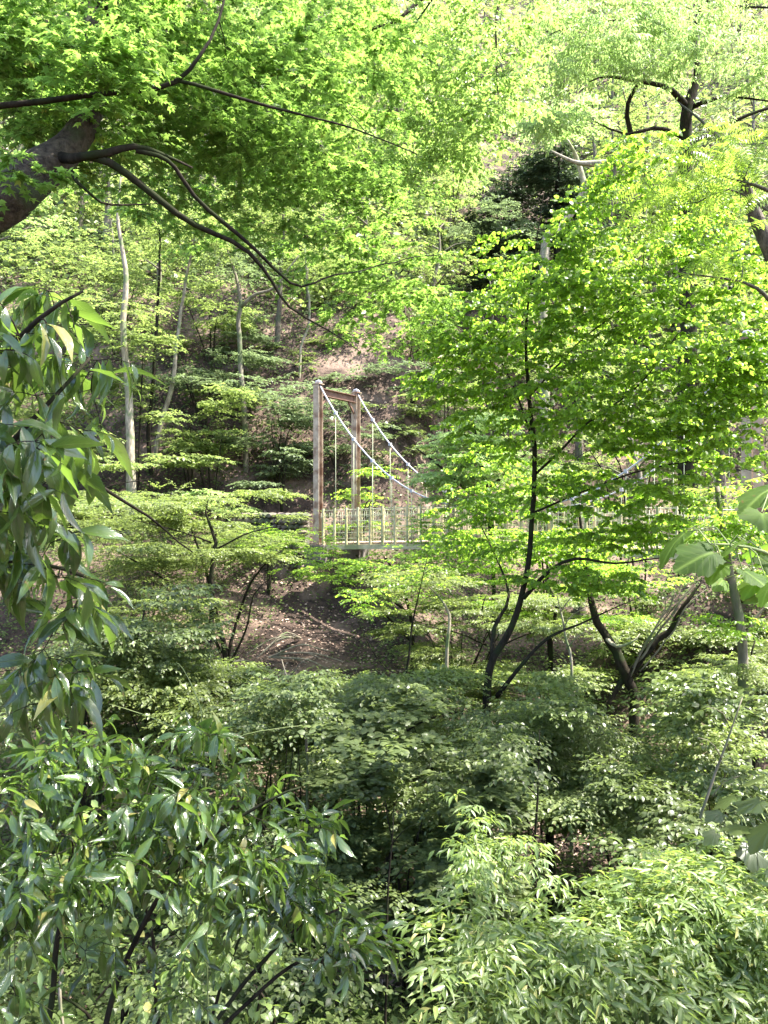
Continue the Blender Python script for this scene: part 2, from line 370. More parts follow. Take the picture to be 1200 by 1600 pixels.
class Plant:
    def __init__(s, name, label, cat, base, bark, group=None, step=.12, wig=.02, sides=8):
        s.root = empty(name, tuple(base)); tag(s.root, label, cat, group)
        s.bark = bark; s.nodes = []; s.tw = MB(); s.step = step; s.wig = wig; s.sides = sides; s.L = []
    def limb(s, pts, name='branch', rough=0.0, mat=None, sides=None, pix=True, label=None, wig=None):
        p = [(*P(a, b, d), r) for a, b, d, r in pts] if pix else pts
        q = smooth_line(p, s.step, s.wig if wig is None else wig)
        mb = MB(); mb.tube(q[:, :3], q[:, 3], sides or s.sides, rough=rough)
        o = mb.build(name, mat or s.bark, s.root)
        if label: o['label'] = label
        s.nodes.append(q); return o
    def sprays(s, C, L, rays, per, size, tmpl, mat, droop=.15, tilt=.3, adown=.1, twig=.004, spread=1.1, name='crown', updir=0.0, tw_sides=4, raytube=False, flat=.12, reach=None, axj=.25):
        """grow a twig from the skeleton to every centre in C and put a fan of leafy shoots at its end"""
        C = np.asarray(C, float); nodes = np.vstack(s.nodes)
        d0 = np.array([((nodes[:, :3] - c) ** 2).sum(1).min() for c in C]); C = C[np.argsort(d0)]
        D = np.zeros_like(C)
        for i, c in enumerate(C):
            dd = nodes[:, :3] - c; k = (dd ** 2).sum(1) + (np.maximum(dd[:, 2], 0) * .6) ** 2
            j = k.argmin(); a = nodes[j, :3]; v = c - a; ln = np.linalg.norm(v) + 1e-6
            nseg = int(np.clip(ln / (s.step * 1.5), 2, 9)); t = np.linspace(0, 1, nseg + 1)[:, None]
            mid = a + v * .5 + np.array([0, 0, .12 * ln + updir * ln]) + RNG.normal(0, .07 * ln, 3)
            line = (1 - t) ** 2 * a + 2 * t * (1 - t) * mid + t ** 2 * c
            line[1:-1] += RNG.normal(0, .018 * ln, (nseg - 1, 3))
            r0 = min(nodes[j, 3] * .6, twig * .6 + .011 * ln); rr = np.linspace(r0, twig * .45, nseg + 1)
            s.tw.tube(line, rr, tw_sides, cap=False)
            nodes = np.vstack([nodes, np.c_[line[1:], rr[1:]]])
            e = line[-1] - line[-2]; D[i] = .7 * e / (np.linalg.norm(e) + 1e-9) + .3 * v / ln
        s.nodes = [nodes]
        N = len(C); D[:, 2] = D[:, 2] * .4; D /= np.linalg.norm(D, axis=1)[:, None] + 1e-9
        L = L * RNG.uniform(.7, 1.25, N)
        az = np.arctan2(D[:, 1], D[:, 0])[:, None] + np.linspace(-spread, spread, rays)[None] + RNG.normal(0, .18, (N, rays))
        el = RNG.normal(0, flat, (N, rays)) + D[:, 2:3] * .6 + updir
        rd = np.stack([np.cos(az) * np.cos(el), np.sin(az) * np.cos(el), np.sin(el)], -1)      # N,rays,3
        rl = L[:, None] * RNG.uniform(.6, 1.0, (N, rays)) * (1 - .25 * np.abs(np.linspace(-1, 1, rays)))[None]
        if raytube:
            tt = np.linspace(0, 1, 4)
            for i in range(N):
                for k in range(rays):
                    ln = C[i] + rd[i, k] * (rl[i, k] * tt[:, None]); ln[:, 2] -= droop * rl[i, k] * tt ** 2
                    s.tw.tube(ln, np.linspace(twig * .45, twig * .2, 4), 3, cap=False)
        t = np.linspace(.12, 1, per)[None, None] + RNG.normal(0, .04, (N, rays, per))
        pos = C[:, None, None] + rd[:, :, None] * (rl[:, :, None] * t)[..., None]
        pos[..., 2] -= droop * rl[:, :, None] * t ** 2
        sgn = np.where(np.arange(per) % 2 == 0, 1, -1)[None, None] * np.ones((N, rays, per))
        ang = az[:, :, None] + sgn * RNG.uniform(.4, 1.1, (N, rays, per)) * (1 - .8 * np.clip(t, 0, 1) ** 6)
        e2 = RNG.normal(-adown, axj, (N, rays, per)) - droop * t
        ax = np.stack([np.cos(ang) * np.cos(e2), np.sin(ang) * np.cos(e2), np.sin(e2)], -1)
        nr = np.stack([RNG.normal(0, tilt, (N, rays, per)), RNG.normal(0, tilt, (N, rays, per)), np.ones((N, rays, per))], -1)
        nr += np.stack([np.cos(ang), np.sin(ang), 0 * ang], -1) * np.sin(-e2)[..., None]
        sz = size * RNG.uniform(.6, 1.2, (N, rays, per)) * (.75 + .25 * np.sin(np.pi * np.clip(t, 0, 1)))
        keep = RNG.random((N, rays, per)) < .93
        pk = pos[keep]
        ok = pk[:, 1] > .55                      # nothing grows into the lens
        s.L.append((name, pk[ok], ax[keep][ok], nr[keep][ok], sz[keep][ok], tmpl, mat))
    def finish(s):
        ex = (np.concatenate(s.tw.v), np.array(s.tw.f), s.bark) if s.tw.v else None
        groups = {}
        for g in s.L: groups.setdefault((g[0], g[5], g[6].name), []).append(g)
        for g in groups.values():
            me = leaves_mesh(g[0][0], *[np.concatenate([x[i] for x in g]) for i in (1, 2, 3, 4)], g[0][5], g[0][6], ex); ex = None
            link(bpy.data.objects.new(g[0][0], me), s.root)
        return s.root

def blobs(spec, n):
    """centres in ellipsoids given as (px, py, distance, half width px, half height px, half depth m, weight)"""
    w = np.array([b[6] if len(b) > 6 else b[3] * b[4] for b in spec], float); w /= w.sum(); out = []
    for b, k in zip(spec, RNG.multinomial(n, w)):
        u = RNG.normal(0, 1, (k, 3)); u /= np.linalg.norm(u, axis=1)[:, None]; u *= RNG.random((k, 1)) ** .45
        c = P(b[0], b[1], b[2]); s = b[2] / FPX
        out.append(c + u * np.array([b[3] * s, b[5], b[4] * s]))
    return np.concatenate(out)
def gz(x, y): return float(hgt(x, y))
def ground_under(px, d): x = (px - 600) / FPX * d; return (x, d, gz(x, d))

#==SETTING==
def grid_mesh(name, xs, ys, mat):
    X, Y = np.meshgrid(xs, ys); Z = hgt(X, Y); nx = len(xs)
    V = np.stack([X, Y, Z], -1).reshape(-1, 3)
    i = np.arange(len(ys) - 1)[:, None] * nx + np.arange(nx - 1)[None]
    F = np.stack([i, i + 1, i + nx + 1, i + nx], -1).reshape(-1, 4)
    return mesh_arrays(name, V, F, mat)
xs = np.concatenate([np.linspace(-190, -24, 40), np.linspace(-23, 23, 150), np.linspace(24, 190, 40)])
ys = np.concatenate([np.linspace(-60, -2, 25), np.linspace(-1, 50, 170), np.linspace(51, 250, 90)])
tag(link(bpy.data.objects.new("ground", grid_mesh("ground", xs, ys, M['soil']))), kind='structure',
    label="steep wooded hillside and gully of brown soil")

def ground_normals(x, y, e=.15):
    gx = (hgt(x + e, y) - hgt(x - e, y)) / (2 * e); gy = (hgt(x, y + e) - hgt(x, y - e)) / (2 * e)
    n = np.stack([-gx, -gy, np.ones_like(gx)], -1); return n / np.linalg.norm(n, axis=1)[:, None]

def scatter(name, n, yr, mat, tmpl, size, lift, tilt, label, cat, dens=None, cl=1, clr=.1, aup=0.0):
    y = RNG.uniform(yr[0] ** .5, yr[1] ** .5, n) ** 2; x = RNG.uniform(-.6, .6, n) * (y + 1.5)
    if dens is not None:
        k = dens(x, y) > RNG.random(n); x, y = x[k], y[k]
    if cl > 1:
        x = np.repeat(x, cl) + RNG.normal(0, clr, len(x) * cl); y = np.repeat(y, cl) + RNG.normal(0, clr, len(y) * cl)
    m = len(x); nr = ground_normals(x, y) + RNG.normal(0, tilt, (m, 3)); z = hgt(x, y)
    th = RNG.uniform(0, 6.28, m); ax = np.stack([np.cos(th), np.sin(th), RNG.normal(aup, .3, m)], -1)
    pos = np.stack([x, y, z + np.abs(RNG.normal(0, lift, m)) + .015], -1)
    sz = size * RNG.uniform(.5, 1.3, m) * np.clip(y / 18, 1, 2.2)
    tag(link(bpy.data.objects.new(name, leaves_mesh(name, pos, ax, nr, sz, tmpl, mat))), label, cat, kind='stuff')

def bare(x, y):            # how bare the soil is (1 = no plants)
    b = np.exp(-(((x + 2.1) / 2.1) ** 2 + ((y - 20) / 3.0) ** 2)) * 1.2                    # pinkish bank under the bridge end
    b = b + np.exp(-(((x - 3.0) / 1.3) ** 2 + ((y - 12.3) / 2.0) ** 2)) * 1.2              # patch low right of centre
    b = b + np.exp(-(((x - .2) / .9) ** 2 + ((y - 8.0) / 1.2) ** 2)) * 1.1
    b = b + np.exp(-(((x + .2) / 3.6) ** 2 + ((y - 30) / 3.2) ** 2)) * 1.1                 # brown slope behind the tower
    b = b + np.exp(-(((x + 3.2) / 1.6) ** 2 + ((y - 25.6) / 1.3) ** 2)) * 1.2              # rubble by the wall
    b = b + np.exp(-(((x - 9.5) / 4.0) ** 2 + ((y - 26) / 2.2) ** 2)) * .6
    return np.clip(b, 0, 1)
scatter("fallen_leaves", 110000, (5, 40), M['l_litter'], 'rhomb', .07, .012, .35, "brown and pinkish dead leaves littering the soil banks", "leaf litter",
        lambda x, y: (.1 + .9 * bare(x, y)) * np.where(y > 25, .25, 1))
scatter("ground_cover", 60000, (4, 44), M['l_ground'], 'rhomb', .08, .17, .45, "low leafy plants covering the gully slopes", "undergrowth",
        lambda x, y: (1 - bare(x, y)) * .9 + .03, cl=5, clr=.16)
scatter("hillside_undergrowth", 30000, (33, 110), M['l_back'], 'rhomb', .17, .6, .6, "bushy undergrowth covering the high slope behind the trees", "undergrowth",
        lambda x, y: np.where((np.abs(x / y - .165) < .075) & (y < 56), .12, .9), cl=6, clr=.4)
#==BRIDGE==
def bridge():
    A = P(497, 850, 22.0); B = P(556, 836, 23.6)                      # feet of the two posts of the near tower
    Z0 = -.93; A[2] = B[2] = Z0
    perp = (B - A); perp /= np.linalg.norm(perp); ax = np.array([-perp[1], perp[0], 0]); ax = ax if ax[0] > 0 else -ax
    W = np.linalg.norm((B - A)[:2]); SP = 11.2; up = np.array([0, 0, 1.])
    root = empty("suspension_bridge", tuple(A)); tag(root, "small suspension footbridge with rust brown steel towers and white cables crossing the gully", "footbridge")
    def tower(o):
        for side, H in ((A, 4.58), (B, 4.58)):
            mb = MB(); b = side + ax * o
            # H section: web and two flanges
            mb.box(b + up * (H / 2 + .0), (.012, .17, H), ax, perp, up)
            for s in (-1, 1): mb.box(b + perp * s * .092 + up * (H / 2), (.2, .014, H), ax, perp, up)
            mb.box(b + up * (H + .012), (.26, .26, .02), ax, perp, up)
            mb.box(b + up * .02, (.34, .34, .035), ax, perp, up)
            p = mb.build("post", M['rust_steel'], root, smooth=False)
            sd = MB(); sd.tube([b + up * (H + .02) - ax * .1, b + up * (H + .09) - ax * .05, b + up * (H + .1) + ax * .02, b + up * (H + .03) + ax * .12], .04, 8)
            q = sd.build("cable_saddle", M['cable'], p); q.location = (0, 0, 0)
            cb = MB(); cb.box(b + up * (-.32), (.6, .55, .62), ax, perp, up)
            cb.build("footing", M['concrete'], root, smooth=False)
        mb = MB(); a = A + ax * o + perp * .1; b = B + ax * o - perp * .1
        for dz, h in ((4.48, .016), (4.28, .016)): mb.box((a + b) / 2 + up * dz, (.16, W - .21, h), ax, perp, up)
        mb.box((a + b) / 2 + up * 4.38, (.012, W - .21, .18), ax, perp, up)
        mb.build("crossbeam", M['rust_dark'], root, smooth=False)
        for s, c in ((1, a), (-1, b)):
            m2 = MB(); m2.bar(c + up * 3.95 + perp * s * .0, c + up * 4.27 + perp * s * .3, .05)
            m2.build("brace", M['rust_dark'], root, smooth=False)
    tower(0); tower(SP)
    t = np.linspace(0, 1, 41); sag = lambda t: 0.98 + 3.64 * np.abs(2 * t - 1) ** 2.5
    def deck_z(t): return .12 * np.sin(np.pi * t)
    dk = MB(); n = 74
    for i in range(n):
        u = (i + .5) / n; c = (A + B) / 2 + ax * (u * SP) + up * (deck_z(u) + .02)
        dk.box(c + up * RNG.normal(0, .003), (SP / n - .012, W - .3, .045), ax, perp, up)
    dk.build("deck", M['deck'], root, smooth=False)
    for S, sg in ((A, 1), (B, -1)):
        g = MB()
        for i in range(20):
            u0, u1 = i / 20, (i + 1) / 20
            a = S + ax * (u0 * SP + .12 * (i == 0)) + up * (deck_z(u0) - .08); b = S + ax * (u1 * SP) + up * (deck_z(u1) - .08)
            g.bar(a, b, .07, .13)
        g.build("girder", M['rail'], root, smooth=False)
        c = MB(); pts = [S + ax * (x * SP) + up * (sag(x) + .03) for x in t]
        back = [S - ax * 3.6 + up * (-.1)] if sg else []
        c.tube(pts, .022, 8); c.build("cable", M['cable'], root)
        for o, s in ((0, -1), (SP, 1)):                               # back stay to the ground anchor
            c = MB(); x0 = S + ax * o + up * 4.64; x1 = S + ax * (o + s * (5.2 if o == 0 else 3.4)); x1[2] = gz(x1[0], x1[1]) - .1
            if o: c.tube([x0, (x0 + x1) / 2 - up * .05, x1], .03, 8); c.build("back_stay", M['cable'], root)
        nh = 18
        for i in range(1, nh):
            x = i / nh; h = MB(); p = S + ax * x * SP
            h.tube([p + up * (deck_z(x) - .1), p + up * (sag(x) + .03)], .0085, 5); h.build("hanger", M['wire'], root)
            h = MB(); q = p + up * (sag(x) + .03); h.box(q, (.07, .09, .09), ax, perp, up); h.build("cable_clamp", M['cable'], root, smooth=False)
        r = MB()
        for k in range(6):
            z = .16 + k * .16
            r.tube([S - perp * 0 + ax * (x * SP) + up * (deck_z(x) + z) for x in np.linspace(.012, .988, 15)], .007 if k < 5 else .011, 5)
        for i in range(150):
            x = (i + .5) / 150
            if i % 4: r.tube([S + ax * x * SP + up * (deck_z(x) + .02), S + ax * x * SP + up * (deck_z(x) + .9)], .004, 3)
        rl = r.build("railing", M['wire'], root)
        for i in range(28):
            x = (i + .5) / 28; m2 = MB(); p = S + ax * (x * SP) + up * (deck_z(x) - .04) + perp * (-.02 * sg)
            m2.box(p + up * .53, (.055, .055, 1.06), ax, perp, up)
            for zz in (.25, .8): m2.box(p + up * zz - perp * .045 * sg, (.12, .03, .03), ax, perp, up)
            q = m2.build("railing_post", M['rail'], rl, smooth=False); q.location = (0, 0, 0)
    # brackets on the cables near the low point
    for u in (.52, .6):
        m2 = MB(); p = B + ax * u * SP; m2.box(p + up * 1.2, (.1, .1, .42), ax, perp, up); m2.box(p + up * 1.0, (.5, .06, .05), ax, perp, up)
        m2.build("cable_bracket", M['rust_steel'], root, smooth=False)
    return root
bridge()

def rubble_wall(a, b, z0, z1, label):
    a = np.array(a, float); b = np.array(b, float); d = b - a; L = np.linalg.norm(d); d /= L; nrm = np.array([d[1], -d[0]])
    root = empty("rubble_wall", (a[0], a[1], z0)); tag(root, label, "stone wall")
    mb = MB(); z = z0; row = 0
    while z < z1:
        h = RNG.uniform(.13, .2); x = RNG.uniform(-.1, 0)
        while x < L:
            w = RNG.uniform(.16, .34); c = a + d * (x + w / 2) + nrm * RNG.normal(0, .03)
            # lumpy stone: squashed octagonal rings
            th = np.linspace(0, 2 * np.pi, 8, endpoint=False) + RNG.uniform(0, .7); V = []
            for q, s in ((-.5, .55), (-.2, 1), (.2, 1), (.5, .6)):
                rr = s * RNG.uniform(.85, 1.1, 8)
                for k in range(8):
                    lx = rr[k] * math.cos(th[k]) * w * .54; lz = rr[k] * math.sin(th[k]) * h * .56
                    V.append((c[0] + d[0] * lx + nrm[0] * q * .34, c[1] + d[1] * lx + nrm[1] * q * .34, z + h / 2 + lz))
            F = [(i * 8 + k, i * 8 + (k + 1) % 8, (i + 1) * 8 + (k + 1) % 8, (i + 1) * 8 + k) for i in range(3) for k in range(8)] + [tuple(range(8))[::-1], tuple(24 + k for k in range(8))]
            mb.add(V, F); x += w
        z += h * .94; row += 1
    mb.build("stonework", M['stone'], root, smooth=False)
    m = MB(); m.box([*((a + b) / 2 - nrm * .24), (z0 + z1) / 2 - .06], (L, .22, z1 - z0 - .1), [*d, 0], [*nrm, 0]); m.build("backing", M['concrete'], root, smooth=False)
rubble_wall((-4.9, 24.6), (-2.45, 22.9), -1.7, -.12, "low dry rubble wall of brown stones left of the bridge tower foot")
#==PLANTS==
UP = lambda px, d: ground_under(px, d)
def trunk_to(px, d, pts):              # trunk points from the ground below (px, d) up
    g = UP(px, d); return [(*g[:2], g[2] - .3, pts[0][3] * 1.35)] + [(*P(a, b, c), r) for a, b, c, r in pts]

# --- big maple leaning in from the left, its canopy over the top left of the view
t = Plant("maple_tree", "large maple with thick mossy grey trunk leaning in at upper left, bright lobed leaves overhead", "tree",
          (-3.7, 4.2, gz(-3.7, 4.2)), M['bark_dark'], step=.1, wig=.022, sides=10)
t.limb([(-3.7, 4.2, gz(-3.7, 4.2) - .3, .24), (-3.5, 4.2, -.9, .19), (-3.05, 4.1, .6, .165), (*P(-170, 410, 4.0), .155), (*P(-50, 335, 4.0), .145), (*P(35, 290, 4.0), .124), (*P(88, 250, 4.1), .094),
        (*P(128, 200, 4.2), .072), (*P(150, 120, 4.3), .058), (*P(146, 20, 4.5), .055), (*P(140, -160, 4.8), .07), (*P(200, -500, 5), .04)], "trunk", rough=.035, pix=False, sides=26, mat=M['bark_maple'])
t.limb([(-520, 380, 3.9, .07), (-300, 240, 3.9, .05), (-60, 178, 3.9, .02), (0, 166, 3.9, .016), (60, 156, 3.9, .015), (130, 149, 3.9, .014), (200, 141, 4., .0125), (272, 125, 4., .012), (310, 85, 4., .009), (345, 30, 4.1, .007), (360, -60, 4.2, .005)])
t.limb([(272, 125, 4., .010), (340, 142, 4.1, .009), (420, 166, 4.2, .008), (500, 182, 4.4, .006), (570, 205, 4.6, .005), (650, 240, 4.9, .003)])
t.limb([(95, 246, 4.05, .03), (130, 243, 3.9, .022), (170, 238, 3.9, .02), (210, 235, 3.95, .016), (250, 242, 4.05, .009), (300, 262, 4.3, .006)])
t.limb([(125, 243, 3.9, .018), (170, 253, 3.9, .02), (220, 290, 4., .018), (280, 335, 4.1, .016), (335, 368, 4.2, .014), (390, 400, 4.3, .0115), (425, 440, 4.4, .009), (455, 483, 4.5, .0065), (505, 512, 4.7, .005), (560, 548, 5., .003)])
t.limb([(212, 236, 3.95, .012), (248, 244, 4.0, .0115), (275, 262, 4.05, .011), (305, 305, 4.1, .011), (350, 350, 4.2, .012), (400, 390, 4.3, .01), (452, 440, 4.5, .008), (490, 440, 4.6, .006), (560, 425, 4.9, .005), (620, 408, 5.3, .004), (690, 398, 5.7, .003)])
t.limb([(112, 268, 4., .012), (135, 295, 4., .008), (160, 318, 4.1, .006), (200, 322, 4.2, .005), (250, 318, 4.4, .003)])
t.limb([(150, 20, 4.5, .05), (300, -120, 5, .04), (500, -160, 6, .03), (700, -120, 7, .02)])
C = blobs([(120, 60, 4.6, 240, 110, .9), (330, 70, 5.2, 230, 110, 1.0), (480, 160, 6, 180, 120, 1.2), (60, 120, 4.4, 140, 70, .6), (330, 200, 5, 230, 60, .7),
           (430, 300, 6.2, 230, 90, 1.2), (560, 380, 6.6, 150, 110, 1.1), (610, 480, 6.6, 110, 70, .9), (540, 60, 6.5, 150, 90, 1.2), (120, 200, 4.3, 90, 40, .4, 4000), (40, 268, 3.72, 45, 16, .12, 1500), (190, 50, 3.9, 70, 50, .3, 2500), (150, 115, 3.8, 60, 30, .2, 2200), (300, 300, 5.5, 160, 60, .8, 6000)], 760)
t.sprays(C, .34, 5, 12, .054, 'maple', M['l_maple'], tilt=.45, adown=.25, twig=.003, raytube=True)
t.finish()

# --- tall tree beside the viewpoint; its crown stands above the view and dapples the foreground
t = Plant("oak_tree", "tall oak standing outside the right side of the view, its high crown shading the foreground", "tree", (7.2, 1.0, gz(7.2, 1.0)), M['bark_brown'], step=.4, wig=.05)
t.limb([(7.2, 1, gz(7.2, 1) - .3, .3), (7.0, 1.2, 2.5, .24), (6.6, 1.8, 5.5, .18), (6.0, 2.5, 9.0, .08), (6, 3, 11, .03)], "trunk", pix=False)
for e in [(1.5, 3.5, 7.4), (3, 6.5, 8.2), (6.5, 8, 8.4), (7.5, 5, 8.5), (3.5, -1, 7.8), (7, -1.5, 8.5), (0.2, 1, 7.8)]:
    t.limb([(6.7, 1.7, 5, .1), ((6.6 + e[0]) / 2, (1.8 + e[1]) / 2, 6.9, .07), (*e, .02)], pix=False)
u = RNG.random((230, 2)); C = np.c_[3.4 + 4.7 * np.sqrt(u[:, 0]) * np.cos(6.283 * u[:, 1]), 3.2 + 5.4 * np.sqrt(u[:, 0]) * np.sin(6.283 * u[:, 1]), RNG.uniform(7.0, 9.6, 230)]
t.sprays(C, .8, 5, 9, .15, 'rhomb', M['l_back'], tilt=.4); t.finish()

# --- small-leaved tree over the top centre
t = Plant("beech_tree", "tall tree, its bright small-leaved boughs hanging over the top centre", "tree", UP(1500, 12), M['bark_dark'], step=.25, wig=.03)
t.limb(trunk_to(1500, 12, [(1450, 700, 12, .17), (1330, 100, 12, .15), (1150, -300, 11.5, .11)]), "trunk", pix=False)
t.limb([(1150, -300, 11.5, .1), (900, -160, 11, .06), (700, -30, 10.5, .035), (610, 36, 10, .022), (560, 42, 10, .018), (500, 58, 9.8, .008)])
t.limb([(610, 36, 10, .012), (575, 50, 10, .012), (590, 65, 10, .01), (625, 85, 10, .006)])
t.limb([(900, -160, 11, .03), (790, -20, 10.5, .02), (775, 70, 10.3, .012), (780, 170, 10.2, .006)])
t.limb([(700, -30, 10.5, .015), (640, 60, 10.5, .01), (700, 110, 10.5, .008), (760, 150, 10.4, .005)])
C = blobs([(690, 60, 10.5, 160, 110, 1.6), (750, 160, 10, 100, 90, 1.2), (640, 200, 11, 120, 100, 1.4), (560, 60, 10.5, 110, 80, 1.3)], 380)
t.sprays(C, .5, 5, 12, .07, 'oval', M['l_beech'], tilt=.55, adown=.3, twig=.003)
t.finish()

# --- katsura-like tree right of centre
t = Plant("katsura_tree", "slender dark multi-stemmed tree with glowing round yellow-green leaves right of centre", "tree", UP(760, 10.5), M['bark_dark'], step=.15, wig=.012)
t.limb(trunk_to(758, 10.5, [(760, 1110, 10.5, .058), (768, 1040, 10.5, .05), (800, 980, 10.4, .045), (822, 900, 10.3, .037), (832, 800, 10.2, .033), (835, 700, 10.1, .032), (827, 620, 10, .026), (822, 520, 9.9, .018), (835, 400, 9.8, .009), (850, 300, 9.7, .004)]), "trunk", pix=False, rough=.02)
t.limb([(770, 1035, 10.5, .04), (772, 980, 10.8, .03), (795, 930, 11, .02), (770, 860, 11.4, .012), (740, 800, 11.8, .006)])
t.limb([(775, 1090, 10.5, .035), (815, 1040, 10.3, .025), (860, 995, 10.2, .02), (905, 975, 10.2, .014), (960, 950, 10.2, .008), (1010, 930, 10.2, .005)])
t.limb([(818, 935, 10.3, .03), (860, 890, 10.1, .024), (900, 872, 9.9, .02), (960, 880, 9.8, .014), (1030, 872, 9.6, .008)])
t.limb([(832, 745, 10.2, .02), (870, 710, 9.8, .016), (920, 660, 9.4, .014), (1000, 600, 9.2, .010), (1060, 520, 9, .006)])
t.limb([(834, 690, 10.1, .018), (800, 600, 10.3, .012), (760, 520, 10.4, .008), (735, 450, 10.4, .004)])
t.limb([(827, 620, 10, .014), (900, 540, 9.8, .01), (990, 460, 9.5, .008), (1010, 360, 9.4, .004)])
t.limb([(836, 800, 10.2, .016), (910, 770, 9.9, .012), (1000, 735, 9.5, .01), (1100, 722, 9.2, .007), (1190, 740, 9, .004)])
C = blobs([(1000, 300, 9.3, 85, 80, .8), (960, 250, 9.2, 28, 40, .3, 1600), (900, 330, 9.5, 40, 40, .4, 1600), (830, 400, 9.7, 110, 55, .9), (980, 430, 9.3, 190, 90, 1.1), (1080, 350, 9.3, 60, 60, .6, 5000), (880, 520, 9.6, 190, 90, 1.2), (1060, 560, 9, 130, 80, 1.1), (1150, 560, 8.8, 80, 120, 1.0), (1160, 430, 9, 60, 60, .8),
           (760, 500, 10.2, 90, 70, .8), (740, 570, 10.3, 60, 40, .5), (800, 620, 10, 110, 60, .9), (930, 650, 9.5, 150, 80, 1.1), (1080, 680, 9, 130, 80, 1.1), (1000, 780, 9.6, 130, 50, .9), (870, 760, 10.2, 90, 50, .8, 4000),
           (760, 790, 11.2, 90, 30, .8, 5500), (900, 900, 10, 120, 22, .8, 4000), (730, 845, 12, 90, 32, 1, 4500), (1180, 610, 8.8, 50, 60, .6, 4000), (680, 600, 10.5, 50, 30, .5, 1200), (850, 850, 11, 130, 25, .9, 6000), (1100, 830, 9.8, 110, 40, .8, 6000), (780, 700, 10.6, 70, 24, .6, 2500), (790, 745, 12, 90, 30, .8, 3500), (980, 835, 10, 120, 26, .7, 5000), (700, 520, 10, 40, 50, .5, 1500), (715, 660, 10.4, 30, 20, .4, 700)], 1420)
t.sprays(C, .38, 5, 9, .058, 'heart', M['l_katsura'], tilt=.75, adown=.55, axj=.4, twig=.0035, droop=.25, raytube=True)
t.finish()

# --- pinnate-leaved tree at the right edge
t = Plant("walnut_tree", "tree at the upper right edge with leaning brown trunk and long feathery pinnate leaves", "tree", UP(1330, 7), M['bark_brown'], step=.12)
t.limb(trunk_to(1330, 7, [(1330, 900, 7, .085), (1270, 560, 7, .075), (1205, 400, 7, .07), (1178, 330, 7, .06), (1150, 250, 6.9, .03), (1110, 200, 6.8, .015), (1060, 160, 6.8, .006)]), "trunk", pix=False, rough=.02)
t.limb([(1230, 470, 7, .03), (1215, 325, 6.6, .02), (1160, 287, 6.5, .012), (1110, 262, 6.5, .006), (1075, 235, 6.5, .004)])
t.limb([(1215, 335, 6.6, .012), (1140, 300, 6.5, .008), (1090, 315, 6.5, .005), (1040, 322, 6.6, .003)])
t.limb([(1250, 520, 7, .03), (1180, 450, 6.6, .015), (1110, 430, 6.5, .008), (1060, 425, 6.5, .004)])
C = blobs([(1100, 255, 6.5, 60, 35, .4), (1160, 225, 6.6, 50, 40, .5), (1060, 300, 6.6, 70, 40, .4), (1130, 400, 6.5, 60, 35, .4), (1060, 250, 6.7, 50, 20, .3), (1180, 330, 6.3, 30, 40, .4)], 34)
t.sprays(C, .2, 3, 2, .4, 'pinnate', M['l_fern'], tilt=1.1, adown=.25, twig=.006, flat=.3, axj=.35)
t.finish()

# --- layered tree behind, top right, pale drooping sprays
t = Plant("dogwood_tree", "tree with dark forked trunk and tiers of pale drooping leaves at top right", "tree", UP(1070, 20), M['bark_dark'], step=.3, wig=.05)
t.limb(trunk_to(1075, 20, [(1072, 330, 20, .19), (1070, 215, 20, .16), (1075, 165, 20, .14), (1090, 120, 20, .1), (1085, 60, 20, .06), (1100, -20, 20, .04)]), "trunk", pix=False, rough=.03, sides=10)
t.limb([(1075, 170, 20, .1), (1050, 142, 19.6, .07), (1000, 126, 19.3, .05), (950, 120, 19, .03), (920, 128, 18.8, .012)])
t.limb([(1080, 168, 20, .07), (1110, 158, 19.5, .05), (1150, 152, 19, .03), (1200, 158, 18.6, .02)])
t.limb([(1070, 215, 20, .07), (1020, 200, 19.5, .05), (980, 205, 19.2, .03), (930, 190, 19, .015)])
t.limb([(1070, 225, 20, .08), (1120, 200, 20, .06), (1190, 175, 20, .04), (1270, 150, 20, .02)])
t.limb([(1000, 126, 19.3, .04), (985, 150, 19.6, .05), (978, 185, 19.8, .06), (1000, 240, 20, .07)])
t.limb([(1085, 70, 20, .04), (1000, 30, 19.5, .03), (900, 40, 19, .02), (850, 60, 18.8, .01)])
t.limb([(1100, 0, 20, .03), (1160, 12, 20, .03), (1220, 10, 20, .02)])
C = blobs([(930, 60, 18.6, 100, 30, 1.5), (1080, 45, 18.6, 120, 30, 1.5), (1000, 90, 18.2, 110, 22, 1.4), (880, 110, 18.5, 60, 25, 1.2), (1160, 95, 18.4, 80, 28, 1.2), (1020, -10, 19, 190, 30, 2), (870, 190, 18.3, 50, 14, 1, 1400), (890, 20, 19, 60, 40, 1.2), (1160, 140, 18.6, 50, 20, 1, 1500)], 380)
t.sprays(C, .75, 5, 10, .17, 'narrow', M['l_dogwood'], tilt=.4, adown=.4, twig=.004, droop=.3)
t.finish()

